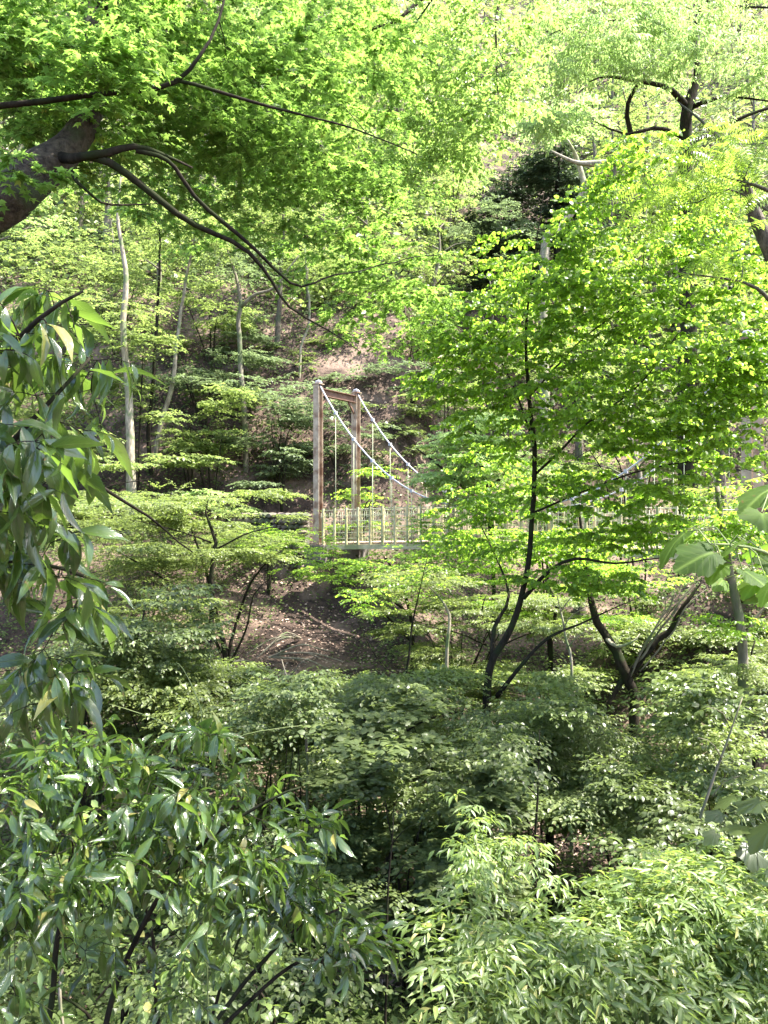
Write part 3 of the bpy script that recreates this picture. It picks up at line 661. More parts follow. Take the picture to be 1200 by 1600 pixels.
# --- right edge, big leaves close to the lens, two heights
def broad_plant(label, base, stems, spots, size, mat='l_broad', adown=.35):
    t = Plant("broadleaf_shrub", label, "shrub", base, M['twig_green'], step=.05, wig=.004, group="broad leaved shrubs at the right edge")
    for s in stems: t.limb(s, "stem")
    n = len(spots)
    pos = np.array([P(a, b, c) for a, b, c, *_ in spots]); ang = np.radians([s[3] for s in spots])
    el = RNG.normal(-adown, .18, n)
    ax = np.stack([np.cos(ang) * np.cos(el), np.sin(ang) * np.cos(el), np.sin(el)], -1)
    nr = np.stack([RNG.normal(0, .25, n), RNG.normal(-.25, .25, n), np.ones(n)], -1)
    nodes = np.vstack(t.nodes)[:, :3]
    for p in pos:
        j = ((nodes - p) ** 2).sum(1).argmin(); a = nodes[j]; m = (a + p) / 2 + np.array([0, 0, .02]); t.tw.tube([a, m, p], [.0022, .0018, .0015], 5, cap=False)
    t.L.append(("leaves", pos, ax, nr, np.array([s[4] for s in spots]) * size, 'broad', M[mat])); t.finish()
sp = [(1120, 862, 2.0, 200, 1.2), (1075, 830, 2.1, 185, 1.25), (1100, 822, 2.15, 150, .9), (1130, 880, 2.0, 215, .8), (1190, 800, 1.7, 250, 1.1), (1215, 760, 1.8, 200, 1.2), (1150, 850, 2.2, 20, 1), (1180, 868, 2.1, 330, 1.1),
      (1160, 890, 2.0, 300, .9), (1195, 900, 2.0, 200, .9), (1130, 905, 2.3, 240, .8), (1180, 930, 2.0, 270, .9), (1165, 845, 2.0, 160, 1), (1200, 850, 2.1, 100, 1), (1090, 848, 2.3, 230, .8), (1215, 905, 1.9, 190, .8)]
broad_plant("large soft lobed leaves reaching in from the right edge level with the bridge deck", UP(1450, 2.3),
            [[(1450, 1500, 2.3, .012), (1330, 1000, 2.2, .009), (1240, 890, 2.1, .006), (1170, 855, 2.05, .004), (1110, 850, 2.0, .002)], [(1330, 1000, 2.2, .008), (1270, 820, 1.9, .005), (1220, 745, 1.8, .003)]], sp, .095)
sp = [(1160, 1290, 2.2, 230, 1.), (1190, 1250, 2.2, 200, 1.), (1175, 1320, 2.2, 250, .9), (1210, 1290, 2.1, 190, 1.1), (1150, 1245, 2.4, 170, .9), (1195, 1215, 2.4, 150, .9), (1130, 1270, 2.5, 200, .8), (1215, 1340, 2.1, 260, .9), (1120, 1300, 2.6, 215, .7)]
broad_plant("dull grey-green rounded leaves low on the right edge in shade", UP(1400, 2.6),
            [[(1400, 1650, 2.6, .01), (1300, 1350, 2.4, .008), (1220, 1270, 2.3, .005), (1150, 1262, 2.3, .002)]], sp, .085, 'l_under')

# --- close glossy long-leaved shrubs on the left
def long_shrub(label, base, limbs, spec, n, size, per=5, rays=2, L=.12, mat='l_gloss', tm='long', adown=.75, name="laurel_shrub", axj=.45, tilt=.5, cat="shrub", droop=.3, group=None, bark='bark_dark', step=.06, updir=0.15, spread=.9):
    t = Plant(name, label, cat, base, M[bark], step=step, wig=.008, sides=7, group=group)
    for s in limbs: t.limb(s, "branch")
    t.sprays(blobs(spec, n), L, rays, per, size, tm, M[mat], tilt=tilt, adown=adown, twig=.003, droop=droop, axj=axj, name="leaves", updir=updir, spread=spread, tw_sides=5, raytube=True)
    return t.finish()
long_shrub("evergreen shrub with long glossy drooping leaves close by at the left edge, at head height", UP(-700, 1.9),
           [[(-700, 1700, 1.9, .02), (-420, 1200, 1.8, .016), (-160, 800, 1.7, .012), (-40, 600, 1.65, .009), (60, 500, 1.6, .005), (130, 455, 1.6, .003)],
            [(-160, 800, 1.7, .009), (-20, 720, 1.65, .007), (70, 640, 1.6, .005), (140, 560, 1.65, .003)],
            [(-300, 1000, 1.8, .01), (-60, 900, 1.8, .007), (60, 880, 1.8, .005), (130, 900, 1.85, .004)],
            [(-20, 720, 1.65, .006), (80, 720, 1.8, .005), (150, 755, 1.9, .005), (205, 790, 2.0, .004), (260, 830, 2.1, .003), (300, 862, 2.2, .002)]],
           [(40, 560, 1.6, 80, 70, .16), (130, 580, 1.75, 50, 60, .12), (30, 700, 1.55, 90, 70, .16), (110, 690, 1.7, 50, 60, .12), (-20, 480, 1.65, 60, 50, .15), (90, 470, 1.75, 40, 26, .08, 1500), (40, 870, 1.75, 90, 70, .15), (120, 950, 1.9, 40, 60, .12), (60, 1040, 1.8, 70, 60, .15), (0, 800, 1.6, 60, 60, .1)],
           78, .122, per=4, adown=.7, axj=.6, tilt=.8)
long_shrub("spreading shrub with shiny serrated lance leaves filling the lower left, leaves catching white sky light", UP(60, 2.9),
           [[(60, 2050, 2.9, .016), (70, 1700, 2.8, .012), (100, 1400, 2.7, .009), (130, 1250, 2.6, .006), (150, 1150, 2.6, .003)],
            [(80, 1900, 2.9, .014), (200, 1500, 2.8, .01), (300, 1330, 2.7, .008), (420, 1250, 2.7, .005), (470, 1230, 2.7, .003)],
            [(100, 1950, 2.9, .014), (300, 1650, 2.8, .009), (430, 1480, 2.8, .007), (530, 1420, 2.8, .004)],
            [(300, 1650, 2.8, .008), (470, 1500, 2.8, .006), (560, 1560, 2.8, .003)],
            [(50, 1900, 2.8, .012), (-40, 1500, 2.6, .009), (-30, 1250, 2.5, .005)]],
           [(80, 1200, 2.6, 110, 60, .3), (260, 1230, 2.7, 130, 50, .3), (400, 1290, 2.8, 110, 50, .25), (120, 1320, 2.5, 130, 60, .3), (300, 1340, 2.7, 120, 60, .3), (450, 1390, 2.8, 90, 50, .2), (540, 1470, 2.8, 60, 24, .15, 2500), (40, 1400, 2.4, 80, 40, .2, 2500), (140, 1500, 2.6, 60, 40, .2, 500), (300, 1500, 2.7, 40, 30, .2, 500), (0, 1560, 2.2, 30, 30, .15, 700), (330, 1150, 2.7, 20, 10, .05, 800)],
           230, .104, per=6, rays=2, L=.24, adown=.3, axj=.65, tilt=.9)
long_shrub("twiggy small-leaved shrub growing among the shiny lance leaves at lower left", UP(260, 3.6), [[(260, 1900, 3.6, .012), (240, 1500, 3.5, .008), (200, 1300, 3.4, .004)], [(260, 1850, 3.6, .01), (360, 1500, 3.5, .007), (430, 1380, 3.4, .003)]],
           [(200, 1300, 3.3, 110, 50, .3), (380, 1400, 3.4, 110, 60, .3), (120, 1430, 3.2, 110, 50, .3), (330, 1520, 3.4, 130, 40, .3)], 50, .05, per=10, rays=4, L=.26, mat='l_narrow', tm='oval', adown=.2, name="twiggy_shrub", updir=0, spread=1.0)
# --- light green narrow-leaved bush, lower right
def bush(name, label, px, py_top, d, wpx, hpx, n, size, tm, mat, L=.3, per=8, rays=5, cat="shrub", group=None, stems=5, bark='bark_dark', adown=.2, dep=None, tilt=.45, droop=.15, flat=.12, airy=False):
    base = UP(px, d); t = Plant(name, label, cat, base, M[bark], group, step=.14, wig=.02, sides=6)
    cx, cz = px, py_top + hpx
    for k in range(stems):
        a = RNG.uniform(-1, 1); d1 = d + RNG.uniform(-.5, .5) * (dep or wpx * d / FPX) * .7
        top = P(px + a * wpx * .7, py_top + hpx * RNG.uniform(.15, .6), d1); b = np.array(base) + np.array([RNG.normal(0, .12), RNG.normal(0, .1), -.15])
        m = b + (top - b) * .5 + np.array([RNG.normal(0, .1) - a * .15, 0, .15]); r = .011 + .004 * np.linalg.norm(top - b)
        t.limb([(*b, r), (*m, r * .7), (*top, .004)], "stem", pix=False)
    spec = [(px, py_top + hpx * .45, d, wpx * .8, hpx * .42, (dep or wpx * d / FPX) * .6)]
    for k in range(4): spec.append((px + RNG.uniform(-1.15, 1.15) * wpx, py_top + hpx * RNG.uniform(.1, 1.2), d + RNG.normal(0, .35), wpx * RNG.uniform(.35, .6), hpx * RNG.uniform(.15, .35), .7, wpx * hpx * .12))
    if airy:                                  # open tangle: flat shoots at many heights, far out to the sides
        spec = [(px + RNG.uniform(-1.2, 1.2) * wpx, py_top + hpx * RNG.uniform(-.55, 1.5), d + RNG.normal(0, .7), wpx * RNG.uniform(.25, .6), hpx * RNG.uniform(.05, .16), .6, 1.) for _ in range(11)]
    tilt = tilt * RNG.uniform(.8, 1.3)
    t.sprays(blobs(spec, n), L, rays, per, size, tm, M[mat], tilt=tilt, adown=adown, twig=.003, droop=droop, name="leaves", flat=flat)
    return t.finish()
NB = "narrow leaved bushes at the lower right"
bush("willowy_bush", "pale green narrow-leaved bush filling the bottom right corner", 1080, 1350, 4.2, 190, 170, 420, .082, 'narrow', 'l_narrow', L=.26, per=9, rays=3, tilt=.8, adown=.0, stems=9, bark='twig_green', group=NB)
bush("willowy_bush", "light green narrow-leaved bush at the bottom, just right of centre", 860, 1440, 3.7, 150, 140, 230, .082, 'narrow', 'l_narrow', L=.26, per=9, rays=3, tilt=.8, adown=.05, stems=8, bark='twig_green', group=NB)
bush("willowy_bush", "thin bush with few bright upright shoots between the leaf-litter patch and the bottom edge", 760, 1280, 4.6, 60, 130, 60, .075, 'narrow', 'l_narrow', L=.22, per=7, rays=3, adown=.3, stems=6, bark='twig_green', group=NB)
bush("willowy_bush", "narrow-leaved bush at the right edge above the corner bush", 1190, 1400, 5.2, 90, 120, 160, .08, 'narrow', 'l_narrow', L=.26, per=9, rays=4, adown=.3, stems=5, bark='twig_green', group=NB)

# --- understory between the near shrubs and the bridge
US = "shrubs in the understory of the gully"
B = [("dark rounded-leaf shrub standing in shade just below the picture centre", 640, 1180, 7.2, 130, 200, 200, .085, 'heart', 'l_shaded'),
     ("dense dark shrub between the low left shrub and the dark centre shrub", 470, 1130, 8.6, 130, 150, 190, .075, 'oval', 'l_shaded'),
     ("mid green shrub at the foot of the dark forked tree", 720, 1120, 9.2, 130, 90, 170, .08, 'oval', 'l_under'),
     ("dark horizontal-branched shrub under the twisted tree", 980, 1165, 8.8, 110, 60, 190, .09, 'oval', 'l_shaded'),
     ("light green shrub right of the leaf litter patch", 1080, 1190, 8.2, 90, 110, 150, .07, 'oval', 'l_fine'),
     ("bluish green shrub at the right edge in front of the slim trunk", 1150, 1130, 7.6, 90, 130, 120, .085, 'oval', 'l_under'),
     ("small leafy shrub left of the leaf litter patch", 740, 1230, 7.8, 60, 110, 80, .075, 'oval', 'l_shaded'),
     ("feathery dark shrub behind the low left shrub's top", 290, 1060, 9.5, 150, 110, 220, .07, 'oval', 'l_fine'),
     ("dim shrub behind the left edge leaves at mid height", 150, 980, 9.8, 120, 140, 190, .08, 'oval', 'l_shaded'),
     ("low shrub on the bottom edge in shade left of centre", 420, 1440, 5.6, 150, 140, 60, .06, 'oval', 'l_shaded'),
     ("shaded shrub at the bottom left behind the shiny leaves", 170, 1430, 6.0, 190, 170, 90, .06, 'oval', 'l_shaded'),
     ("sunny pale shrub behind the twisted tree", 1090, 950, 15.5, 130, 90, 230, .10, 'oval', 'l_fine'),
     ("sunny shrub left of the twisted tree behind the dark stem", 880, 1010, 14.0, 110, 80, 190, .09, 'oval', 'l_fine'),
     ("green shrub hanging over the bank below the deck middle", 720, 930, 15.5, 120, 50, 150, .09, 'oval', 'l_fine'),
     ("spreading shrub low over the bank left of the dark stem", 560, 1080, 12.0, 130, 60, 170, .085, 'oval', 'l_fine'),
     ("wide pale shrub right of the twisted tree's broken bough", 1170, 1000, 14.5, 75, 80, 210, .085, 'oval', 'l_fine'),
     ("light shrub between the dark forked stem and the twisted tree", 850, 1080, 11.5, 55, 50, 100, .08, 'oval', 'l_fine'),
     ("low green shrub filling the ground behind the clustered stems", 180, 1080, 12.5, 150, 70, 230, .085, 'oval', 'l_fine'),
     ("shrub below the pink bank left of the sapling", 430, 1085, 13.0, 120, 50, 170, .085, 'oval', 'l_fine'),
     ("fine leafy shrub at the far left beside the slim trunks' feet", 220, 800, 20, 120, 50, 220, .1, 'oval', 'l_fine'),
     ("shadowy shrub low at the right below the slim pale tree", 1110, 1260, 6.6, 100, 110, 130, .075, 'oval', 'l_shaded'),
     ("pale shrub under the deck's right end", 1160, 930, 15, 80, 70, 150, .09, 'oval', 'l_fine')]
for lb, px, py, d, w, h, n, sz, tm, mt in B:
    bush("understory_shrub", lb, px, py, d, w, h, int(n * 1.25), sz * .8, tm, mt, L=.4 if d < 8 else .55, per=12, rays=6, group=US, adown=.1, tilt=.3, stems=6, droop=.1, flat=.06, airy=True)

# --- fine leaved maples in tiers, left of centre and in front of the bridge foot
def tier_tree(name, label, px, d, trunk, limbs, tiers, n, size=.06, mat='l_fine', tm='rhomb', L=.5, per=12, rays=6, bark='bark_dark', cat="tree", group=None, adown=.1, tilt=.3, flat=.1, droop=.15, twig=.003):
    t = Plant(name, label, cat, UP(px, d), M[bark], group, step=.22, wig=.025, sides=7)
    t.limb(trunk_to(px, d, trunk), "trunk", pix=False, rough=.02)
    for s in limbs: t.limb(s)
    if n: t.sprays(blobs(tiers, n), L, rays, per, size, tm, M[mat], tilt=tilt, adown=adown, twig=twig, droop=droop, flat=flat)
    return t.finish()
tier_tree("fine_leaved_maple", "layered fine-leaved maple with dark clustered stems left of the pink bank", 350, 15.5,
          [(352, 1030, 15.5, .06), (340, 960, 15.5, .05), (325, 900, 15.4, .035), (300, 830, 15.3, .02), (270, 770, 15.2, .008)],
          [[(355, 1030, 15.5, .04), (372, 960, 15.6, .03), (400, 900, 15.4, .02), (440, 860, 15.2, .01)], [(345, 1020, 15.5, .035), (318, 965, 15.3, .03), (250, 900, 15, .02), (180, 860, 14.6, .01)],
           [(358, 1040, 15.4, .03), (385, 985, 15.2, .02), (395, 930, 15.1, .012), (420, 905, 15, .006)]],
          [(260, 790, 15, 120, 30, 1.6), (180, 840, 14.6, 80, 60, 1.4), (330, 850, 15.2, 110, 30, 1.5), (230, 900, 14.8, 120, 40, 1.5), (410, 850, 15.5, 80, 26, 1.4), (300, 960, 14.6, 70, 24, 1.2, 2600), (190, 980, 14.2, 90, 50, 1.3)], 520)
tier_tree("fine_leaved_maple", "bright low maple with flat leafy tiers across the foot of the bridge tower", 560, 17.5,
          [(640, 1060, 17.5, .05), (640, 960, 17.5, .04), (620, 900, 17.5, .03), (600, 870, 17.5, .015)],
          [[(640, 960, 17.5, .03), (560, 900, 17.8, .02), (470, 870, 18.2, .01)], [(630, 920, 17.5, .025), (700, 880, 17.2, .015), (780, 850, 17, .008)], [(640, 1000, 17.5, .03), (600, 960, 17, .02), (555, 930, 16.8, .01)]],
          [(560, 885, 18, 130, 24, 1.3), (440, 850, 18.8, 90, 26, 1.2), (700, 870, 17.5, 110, 30, 1.3), (690, 820, 17.8, 60, 22, 1.0), (620, 920, 17, 90, 20, 1.2), (780, 850, 17, 80, 30, 1.2)], 360, size=.075, mat='l_katsura')
tier_tree("fine_leaved_maple", "pale layered tree whose tiers overlap the white cables right of the tower", 770, 19,
          [(770, 900, 19, .05), (765, 800, 19, .08), (750, 720, 19, .05), (740, 660, 19, .02)],
          [[(765, 800, 19, .05), (700, 740, 18.6, .03), (650, 700, 18.5, .015)], [(760, 770, 19, .05), (820, 710, 19, .03), (860, 690, 19, .015)]],
          [(715, 690, 18.6, 60, 10, 1.0, 1400), (740, 720, 18.8, 80, 16, 1.8, 2200), (700, 748, 18.6, 50, 12, 1.0, 1300), (790, 740, 19, 90, 20, 2), (760, 660, 19, 50, 10, 1.5, 1000), (740, 778, 18.8, 80, 14, 1.6)], 300, size=.11, mat='l_dogwood', tm='oval', L=.55, per=9)
for lb, px, d, py, w, h, n, mt in [("airy fine-leaved maple spreading between the near left shrub and the clustered dark stems", 230, 11.5, 1010, 150, 70, 300, 'l_fine'),
        ("airy low maple spreading over the gully just below the picture centre", 520, 11, 1130, 170, 50, 330, 'l_fine'),
        ("airy maple behind the forked dark stem, low over the gully", 760, 15, 990, 120, 60, 260, 'l_fine'),
        ("airy maple right of the twisted tree, low at the right edge", 1180, 11, 1080, 80, 80, 240, 'l_fine'),
        ("airy bright maple under the bridge deck's middle", 860, 16, 930, 120, 50, 260, 'l_katsura'),
        ("airy maple half way up at the far left behind the glossy leaves", 110, 17, 760, 130, 60, 300, 'l_back'),
        ("airy maple hanging in front of the left bank at the clustered stems' top", 330, 14, 830, 130, 60, 300, 'l_fine'),
        ("airy leafy maple climbing the bank in front of the clustered dark stems", 270, 10.2, 1080, 130, 70, 260, 'l_fine'),
        ("airy small tree below the pale sapling, just left of the forked dark stem", 610, 9.8, 1125, 110, 70, 240, 'l_fine'),
        ("airy shaded maple above the leaf litter patch", 860, 9.5, 1150, 100, 30, 170, 'l_under')]:
    tier_tree("airy_maple", lb, px, d, [(px, py + h * 1.2, d, .045), (px + 10, py + h * .3, d, .035), (px - 8, py - h * .5, d, .02), (px, py - h, d, .008)],
              [[(px + 4, py + h * .5, d, .02), (px + w * .5, py, d - .4, .012), (px + w, py - h * .2, d - .6, .005)], [(px, py + h * .3, d, .02), (px - w * .5, py - h * .1, d - .3, .012), (px - w, py - h * .3, d - .5, .005)]],
              [(px + RNG.uniform(-1, 1) * w, py + RNG.uniform(-1.1, 1.1) * h, d + RNG.normal(0, .6), w * .45, h * .1, .6, 1.) for _ in range(12)], n, mat=mt, size=.06 if px % 4 else .085, tm='oval' if px % 4 else 'narrow', L=.5, per=12, rays=6, flat=.06, group="airy maples over the gully")
tier_tree("sapling", "thin dark sapling with sparse leaves in front of the bank left of the forked tree", 635, 12.5,
          [(632, 1085, 12.5, .022), (640, 1000, 12.5, .018), (655, 930, 12.5, .012), (668, 870, 12.6, .006)],
          [[(632, 1080, 12.5, .012), (590, 1030, 12.6, .009), (560, 970, 12.8, .006), (545, 920, 13, .003)]],
          [(650, 900, 12.6, 60, 26, .6), (560, 940, 12.9, 45, 26, .6)], 46, mat='l_katsura', tm='oval', size=.06, per=8, rays=4, L=.35, cat="sapling")
tier_tree("sapling", "slim pale sapling stem rising beside the root-strewn bank", 697, 14,
          [(697, 1075, 14, .035), (700, 1000, 14, .032), (702, 960, 14, .028), (685, 930, 14, .02), (668, 915, 14, .012)], [], [(660, 905, 14, 60, 22, .7)], 30, mat='l_fine', size=.07, cat="sapling", bark='bark_pale')
tier_tree("slim_tree", "slim pale-barked tree at the right edge below the deck", 1170, 10,
          [(1165, 1200, 10, .075), (1163, 1100, 10, .07), (1160, 1000, 10, .06), (1147, 930, 10, .055), (1135, 860, 10, .045), (1120, 760, 10, .03)],
          [[(1162, 1000, 10, .03), (1185, 960, 10, .02), (1215, 930, 10, .01)]], [(1150, 800, 10, 70, 60, .7), (1190, 900, 10, 40, 40, .5), (1150, 980, 9.8, 60, 30, .5)], 110, mat='l_katsura', tm='oval', size=.07, bark='bark_far', per=8, rays=4, L=.4)

t = Plant("twisted_tree", "gnarled leaning tree with a broken splintered bough below the deck at right", "tree", UP(980, 13), M['bark_dark'], step=.1, wig=.03, sides=10)
t.limb(trunk_to(985, 13, [(990, 1105, 13, 0.079), (980, 1060, 13, 0.086), (975, 1040, 13, 0.092), (950, 1000, 13, 0.073), (930, 965, 13, 0.066), (922, 930, 13, 0.046), (915, 880, 13, 0.033), (905, 800, 13, 0.020)]), "trunk", pix=False, rough=.05, sides=12)
t.limb([(950, 1105, 12.9, 0.040), (965, 1075, 13, 0.046), (985, 1050, 13, 0.059), (1010, 1020, 12.9, 0.066), (1045, 985, 12.8, 0.053), (1070, 950, 12.7, 0.036), (1085, 925, 12.7, 0.023), (1100, 905, 12.7, 0.008)], "bough", rough=.06)
for dx, dy, r in ((0, 0, .03), (-14, 8, .025), (12, 14, .02), (-22, 22, .016), (5, -12, .015)):
    t.limb([(995 + dx * .4, 1035 + dy, 12.85, r * .7), (1030 + dx, 985 + dy, 12.7, r * .6), (1062 + dx, 940 + dy * .5, 12.6, r * .6), (1080 + dx * 2, 915 + dy * .4, 12.6, r * .2)], "splinter", rough=.08, mat=M['bark_far'], sides=6)
t.limb([(945, 995, 13, 0.033), (965, 1010, 12.8, 0.030), (985, 1005, 12.7, 0.020), (1000, 990, 12.7, 0.008)], "broken_limb", mat=M['bark_pale'])
t.sprays(blobs([(900, 850, 13, 70, 30, .8), (960, 890, 12.8, 60, 24, .8), (1010, 905, 12.8, 50, 16, .7)], 70), .4, 5, 9, .075, 'oval', M['l_katsura'])
t.finish()

# bare stems standing in the understory
for lb, px, py, d, h, lean, bk in [("thin pale bare stem right of the forked dark tree", 892, 1060, 11, 130, -22, 'bark_pale'), ("bare dark stem at the bottom just left of the dirt patch", 600, 1560, 5.2, 300, 16, 'bark_dark'),
        ("dark bare stem rising beside the leaf litter patch", 835, 1400, 6.6, 260, 8, 'bark_dark'), ("crooked bare grey stem among the low shrubs left of centre", 480, 1180, 8.4, 150, -40, 'bark_far'),
        ("pale bare stem among the shrubs at the lower left edge", 95, 1520, 4.2, 230, -25, 'bark_pale'), ("slim bare stem leaning right above the bottom right bush", 1090, 1330, 6.2, 240, 70, 'bark_far')]:
    t = Plant("bare_stem", lb, "stem", UP(px, d), M[bk], "bare stems in the undergrowth", step=.12, wig=.02, sides=6)
    t.limb(trunk_to(px, d, [(px, py, d, .002 * d), (px + lean * .4, py - h * .5, d, .0016 * d), (px + lean, py - h, d, .0006 * d)]), "stem", pix=False)
    for q in (.35, .6, .8): sg = RNG.choice([-1, 1]); t.limb([(px + lean * q * .9, py - h * q, d, .0009 * d), (px + lean * q + sg * 18, py - h * q - 22, d - .1, .0006 * d), (px + lean * q + sg * 42, py - h * q - 34, d - .2, .0003 * d)], "side_branch")
    t.finish()

# dead twigs and fallen branches on the bank
for i, (a, b, c, lb) in enumerate([((600, 985, 16), (690, 1060, 15.6), 14, "bleached dead branch lying down the bank left of the pale sapling"), ((560, 960, 18), (610, 1060, 16.5), 16, "crooked dead branch low on the pink bank"),
                                   ((880, 1275, 11.5), (960, 1300, 11.3), 10, "dead twigs lying on the leaf litter patch at lower right"), ((420, 960, 19.5), (520, 1010, 19), 14, "pale dry twigs lying across the pinkish bank left of the tower foot"),
                                   ((470, 930, 20.5), (400, 1000, 19.5), 14, "dry twigs spread over the upper left of the pinkish bank"), ((330, 1000, 18.2), (430, 1050, 17.8), 14, "dry twigs at the feet of the clustered dark stems"),
                                   ((1010, 880, 24), (1090, 930, 23), 20, "fallen grey log under the bridge deck")]):
    p0, p1 = P(*a), P(*b); p0[2] = gz(*p0[:2]) + .08; p1[2] = gz(*p1[:2]) + .08
    root = empty("dead_branch", tuple(p0)); tag(root, lb, "branch")
    for k in range(5):
        w = RNG.normal(0, .25 if k else 0, 3); m = (p0 + p1) / 2 + w * .6 + np.array([0, 0, .2]); e = p1 + w
        q = smooth_line([(*p0, .03 - .004 * k), (*m, .02), (*e, .008)], .15, .03); mb = MB(); mb.tube(q[:, :3], q[:, 3], 6, rough=.05)
        mb.build("limb" if k == 0 else "twig", M['bark_pale'], root)

# --- trees with visible trunks on the slope behind the bridge
def stem_tree(label, trunk, n=90, blob=None, limbs=(), mat='l_back', bark='bark_far', size=.12, group="thin trunked trees on the slope behind the bridge", **k):
    d = trunk[0][2]; a = trunk[0]
    return tier_tree("slope_tree", label, a[0], d, trunk, limbs, blob or [], n, size=size, mat=mat, tm='rhomb', bark=bark, group=group, L=k.pop('L', .8), per=10, rays=5, **k)
stem_tree("straight dark slim trunk, left one of the pair rising from one foot at left", [(236, 735, 26, .075), (232, 680, 26, .07), (240, 590, 26, .06), (246, 480, 26, .05), (250, 380, 26, .035), (245, 300, 26, .02)], 110, [(240, 330, 26, 90, 50, 1.8), (200, 430, 26, 60, 24, 1.5)], bark='bark_dark')
stem_tree("pale leaning slim trunk, right one of the pair rising from one foot at left", [(240, 738, 26.3, .09), (250, 670, 26.3, .085), (268, 600, 26.3, .075), (278, 520, 26.3, .06), (290, 440, 26.3, .05), (305, 365, 26.3, .03)], 110, [(310, 370, 26.3, 80, 40, 1.8), (300, 450, 26, 50, 16, 1.4)], bark='bark_pale')
stem_tree("stout short trunk at left half hidden by the near glossy leaves", [(205, 735, 24, .15), (203, 660, 24, .13), (200, 600, 24, .115), (193, 520, 24, .1), (196, 430, 24, .08), (185, 340, 24, .05), (190, 260, 24, .02)], 120, [(150, 500, 24, 110, 60, 1.8), (100, 620, 24, 90, 40, 1.5)], bark='bark_pale')
stem_tree("grey trunk forking into a pale bent limb, left of the bridge tower", [(384, 750, 27, .11), (382, 660, 27, .1), (378, 590, 27, .09), (372, 510, 27, .08), (376, 475, 27, .075), (368, 430, 27, .05), (355, 390, 27, .03), (362, 340, 27, .02)], 120,
          [(350, 400, 27, 90, 40, 1.8), (400, 610, 26.5, 70, 22, 1.5, 1500), (440, 640, 26.3, 60, 30, 1.4)], limbs=[[(376, 480, 27, .07), (400, 460, 26.8, .06), (430, 450, 26.6, .045), (455, 415, 26.5, .03), (470, 395, 26.5, .015)]], mat='l_back_blue')
stem_tree("straight brown trunk above and left of the bridge tower", [(428, 590, 31, .13), (432, 540, 31, .125), (436, 490, 31, .11), (440, 400, 31, .08), (445, 300, 31, .04)], 100, [(440, 330, 31, 100, 50, 2)], bark='bark_brown')
stem_tree("thin pale crooked trunk directly above the bridge tower", [(468, 615, 30, .05), (470, 540, 30, .05), (484, 500, 30, .045), (480, 440, 30, .04), (476, 380, 30, .02)], 60, [(500, 400, 30, 60, 30, 1.5)], bark='bark_pale')
stem_tree("brown trunk among the leaves above the bridge tower crossbeam", [(484, 560, 33, .10), (482, 500, 33, .09), (480, 420, 33, .06)], 60, [(520, 430, 33, 60, 30, 1.5)], bark='bark_brown')
stem_tree("slender pale trunk crossing diagonally at upper left", [(330, 470, 33, .06), (345, 400, 32, .06), (370, 385, 31.5, .05), (300, 440, 32, .05)][:3] + [(400, 345, 31, .03)], 60, [(400, 340, 31, 70, 30, 1.6)], bark='bark_pale')
stem_tree("thin trunk seen through leaves at far upper left", [(175, 640, 32, .07), (172, 520, 32, .06), (178, 400, 32, .05), (170, 330, 32, .03)], 110, [(110, 400, 31, 120, 50, 2), (60, 480, 30, 80, 30, 2)])
for px, d, py, lb in ((1128, 21.5, 700, "brown trunk behind the leaves at the far end of the bridge"), (905, 25, 760, "shaded trunk standing behind the middle of the bridge")):
    stem_tree(lb, [(px, py + 130, d, .17), (px - 2, py + 40, d, .16), (px, py - 80, d, .13), (px + 6, py - 260, d, .07)], 130, [(px, py - 220, d, 110, 60, 2), (px - 40, py - 60, d, 110, 26, 1.8)], bark='bark_brown')
# gnarled pale tree in the dark gap upper right
stem_tree("gnarled pale forked tree in the dark gap at upper right", [(850, 400, 33, .2), (875, 360, 33, .17), (900, 320, 33, .16), (912, 290, 33, .14), (900, 245, 33, .09), (885, 215, 33, .04)], 70, [(880, 185, 31, 90, 14, 2)],
          limbs=[[(912, 290, 33, .13), (935, 270, 32.6, .11), (960, 250, 32.5, .07), (970, 232, 32.5, .04)], [(980, 252, 29, .14), (930, 255, 29, .12), (895, 252, 29, .07), (860, 235, 29, .03)]], bark='bark_pale', mat='l_dogwood', size=.16)
for lb, px, py, d, w, h in [("dark-leaved tree added as shade in the gap right of the top centre", 790, 330, 44, 60, 60), ("dark-leaved tree added as shade behind the gnarled pale tree", 870, 300, 40, 50, 60), ("dark evergreen lowest in the gap, left of the yellow-green tree's top", 800, 400, 39, 60, 40)]:  # trees added with dark leaves so the gap reads as shaded
    stem_tree(lb, [(px, py + h * 1.4, d, .2), (px, py, d, .14), (px + 5, py - h, d, .05)], 330, [(px + RNG.uniform(-.5, .5) * w, py + h * q, d, w * .8, h * .22, 1.8) for q in (-.9, -.5, -.1, .3, .7, 1.1)], mat='l_gap_shade', bark='bark_dark', size=.2, cat="tree", L=.9)
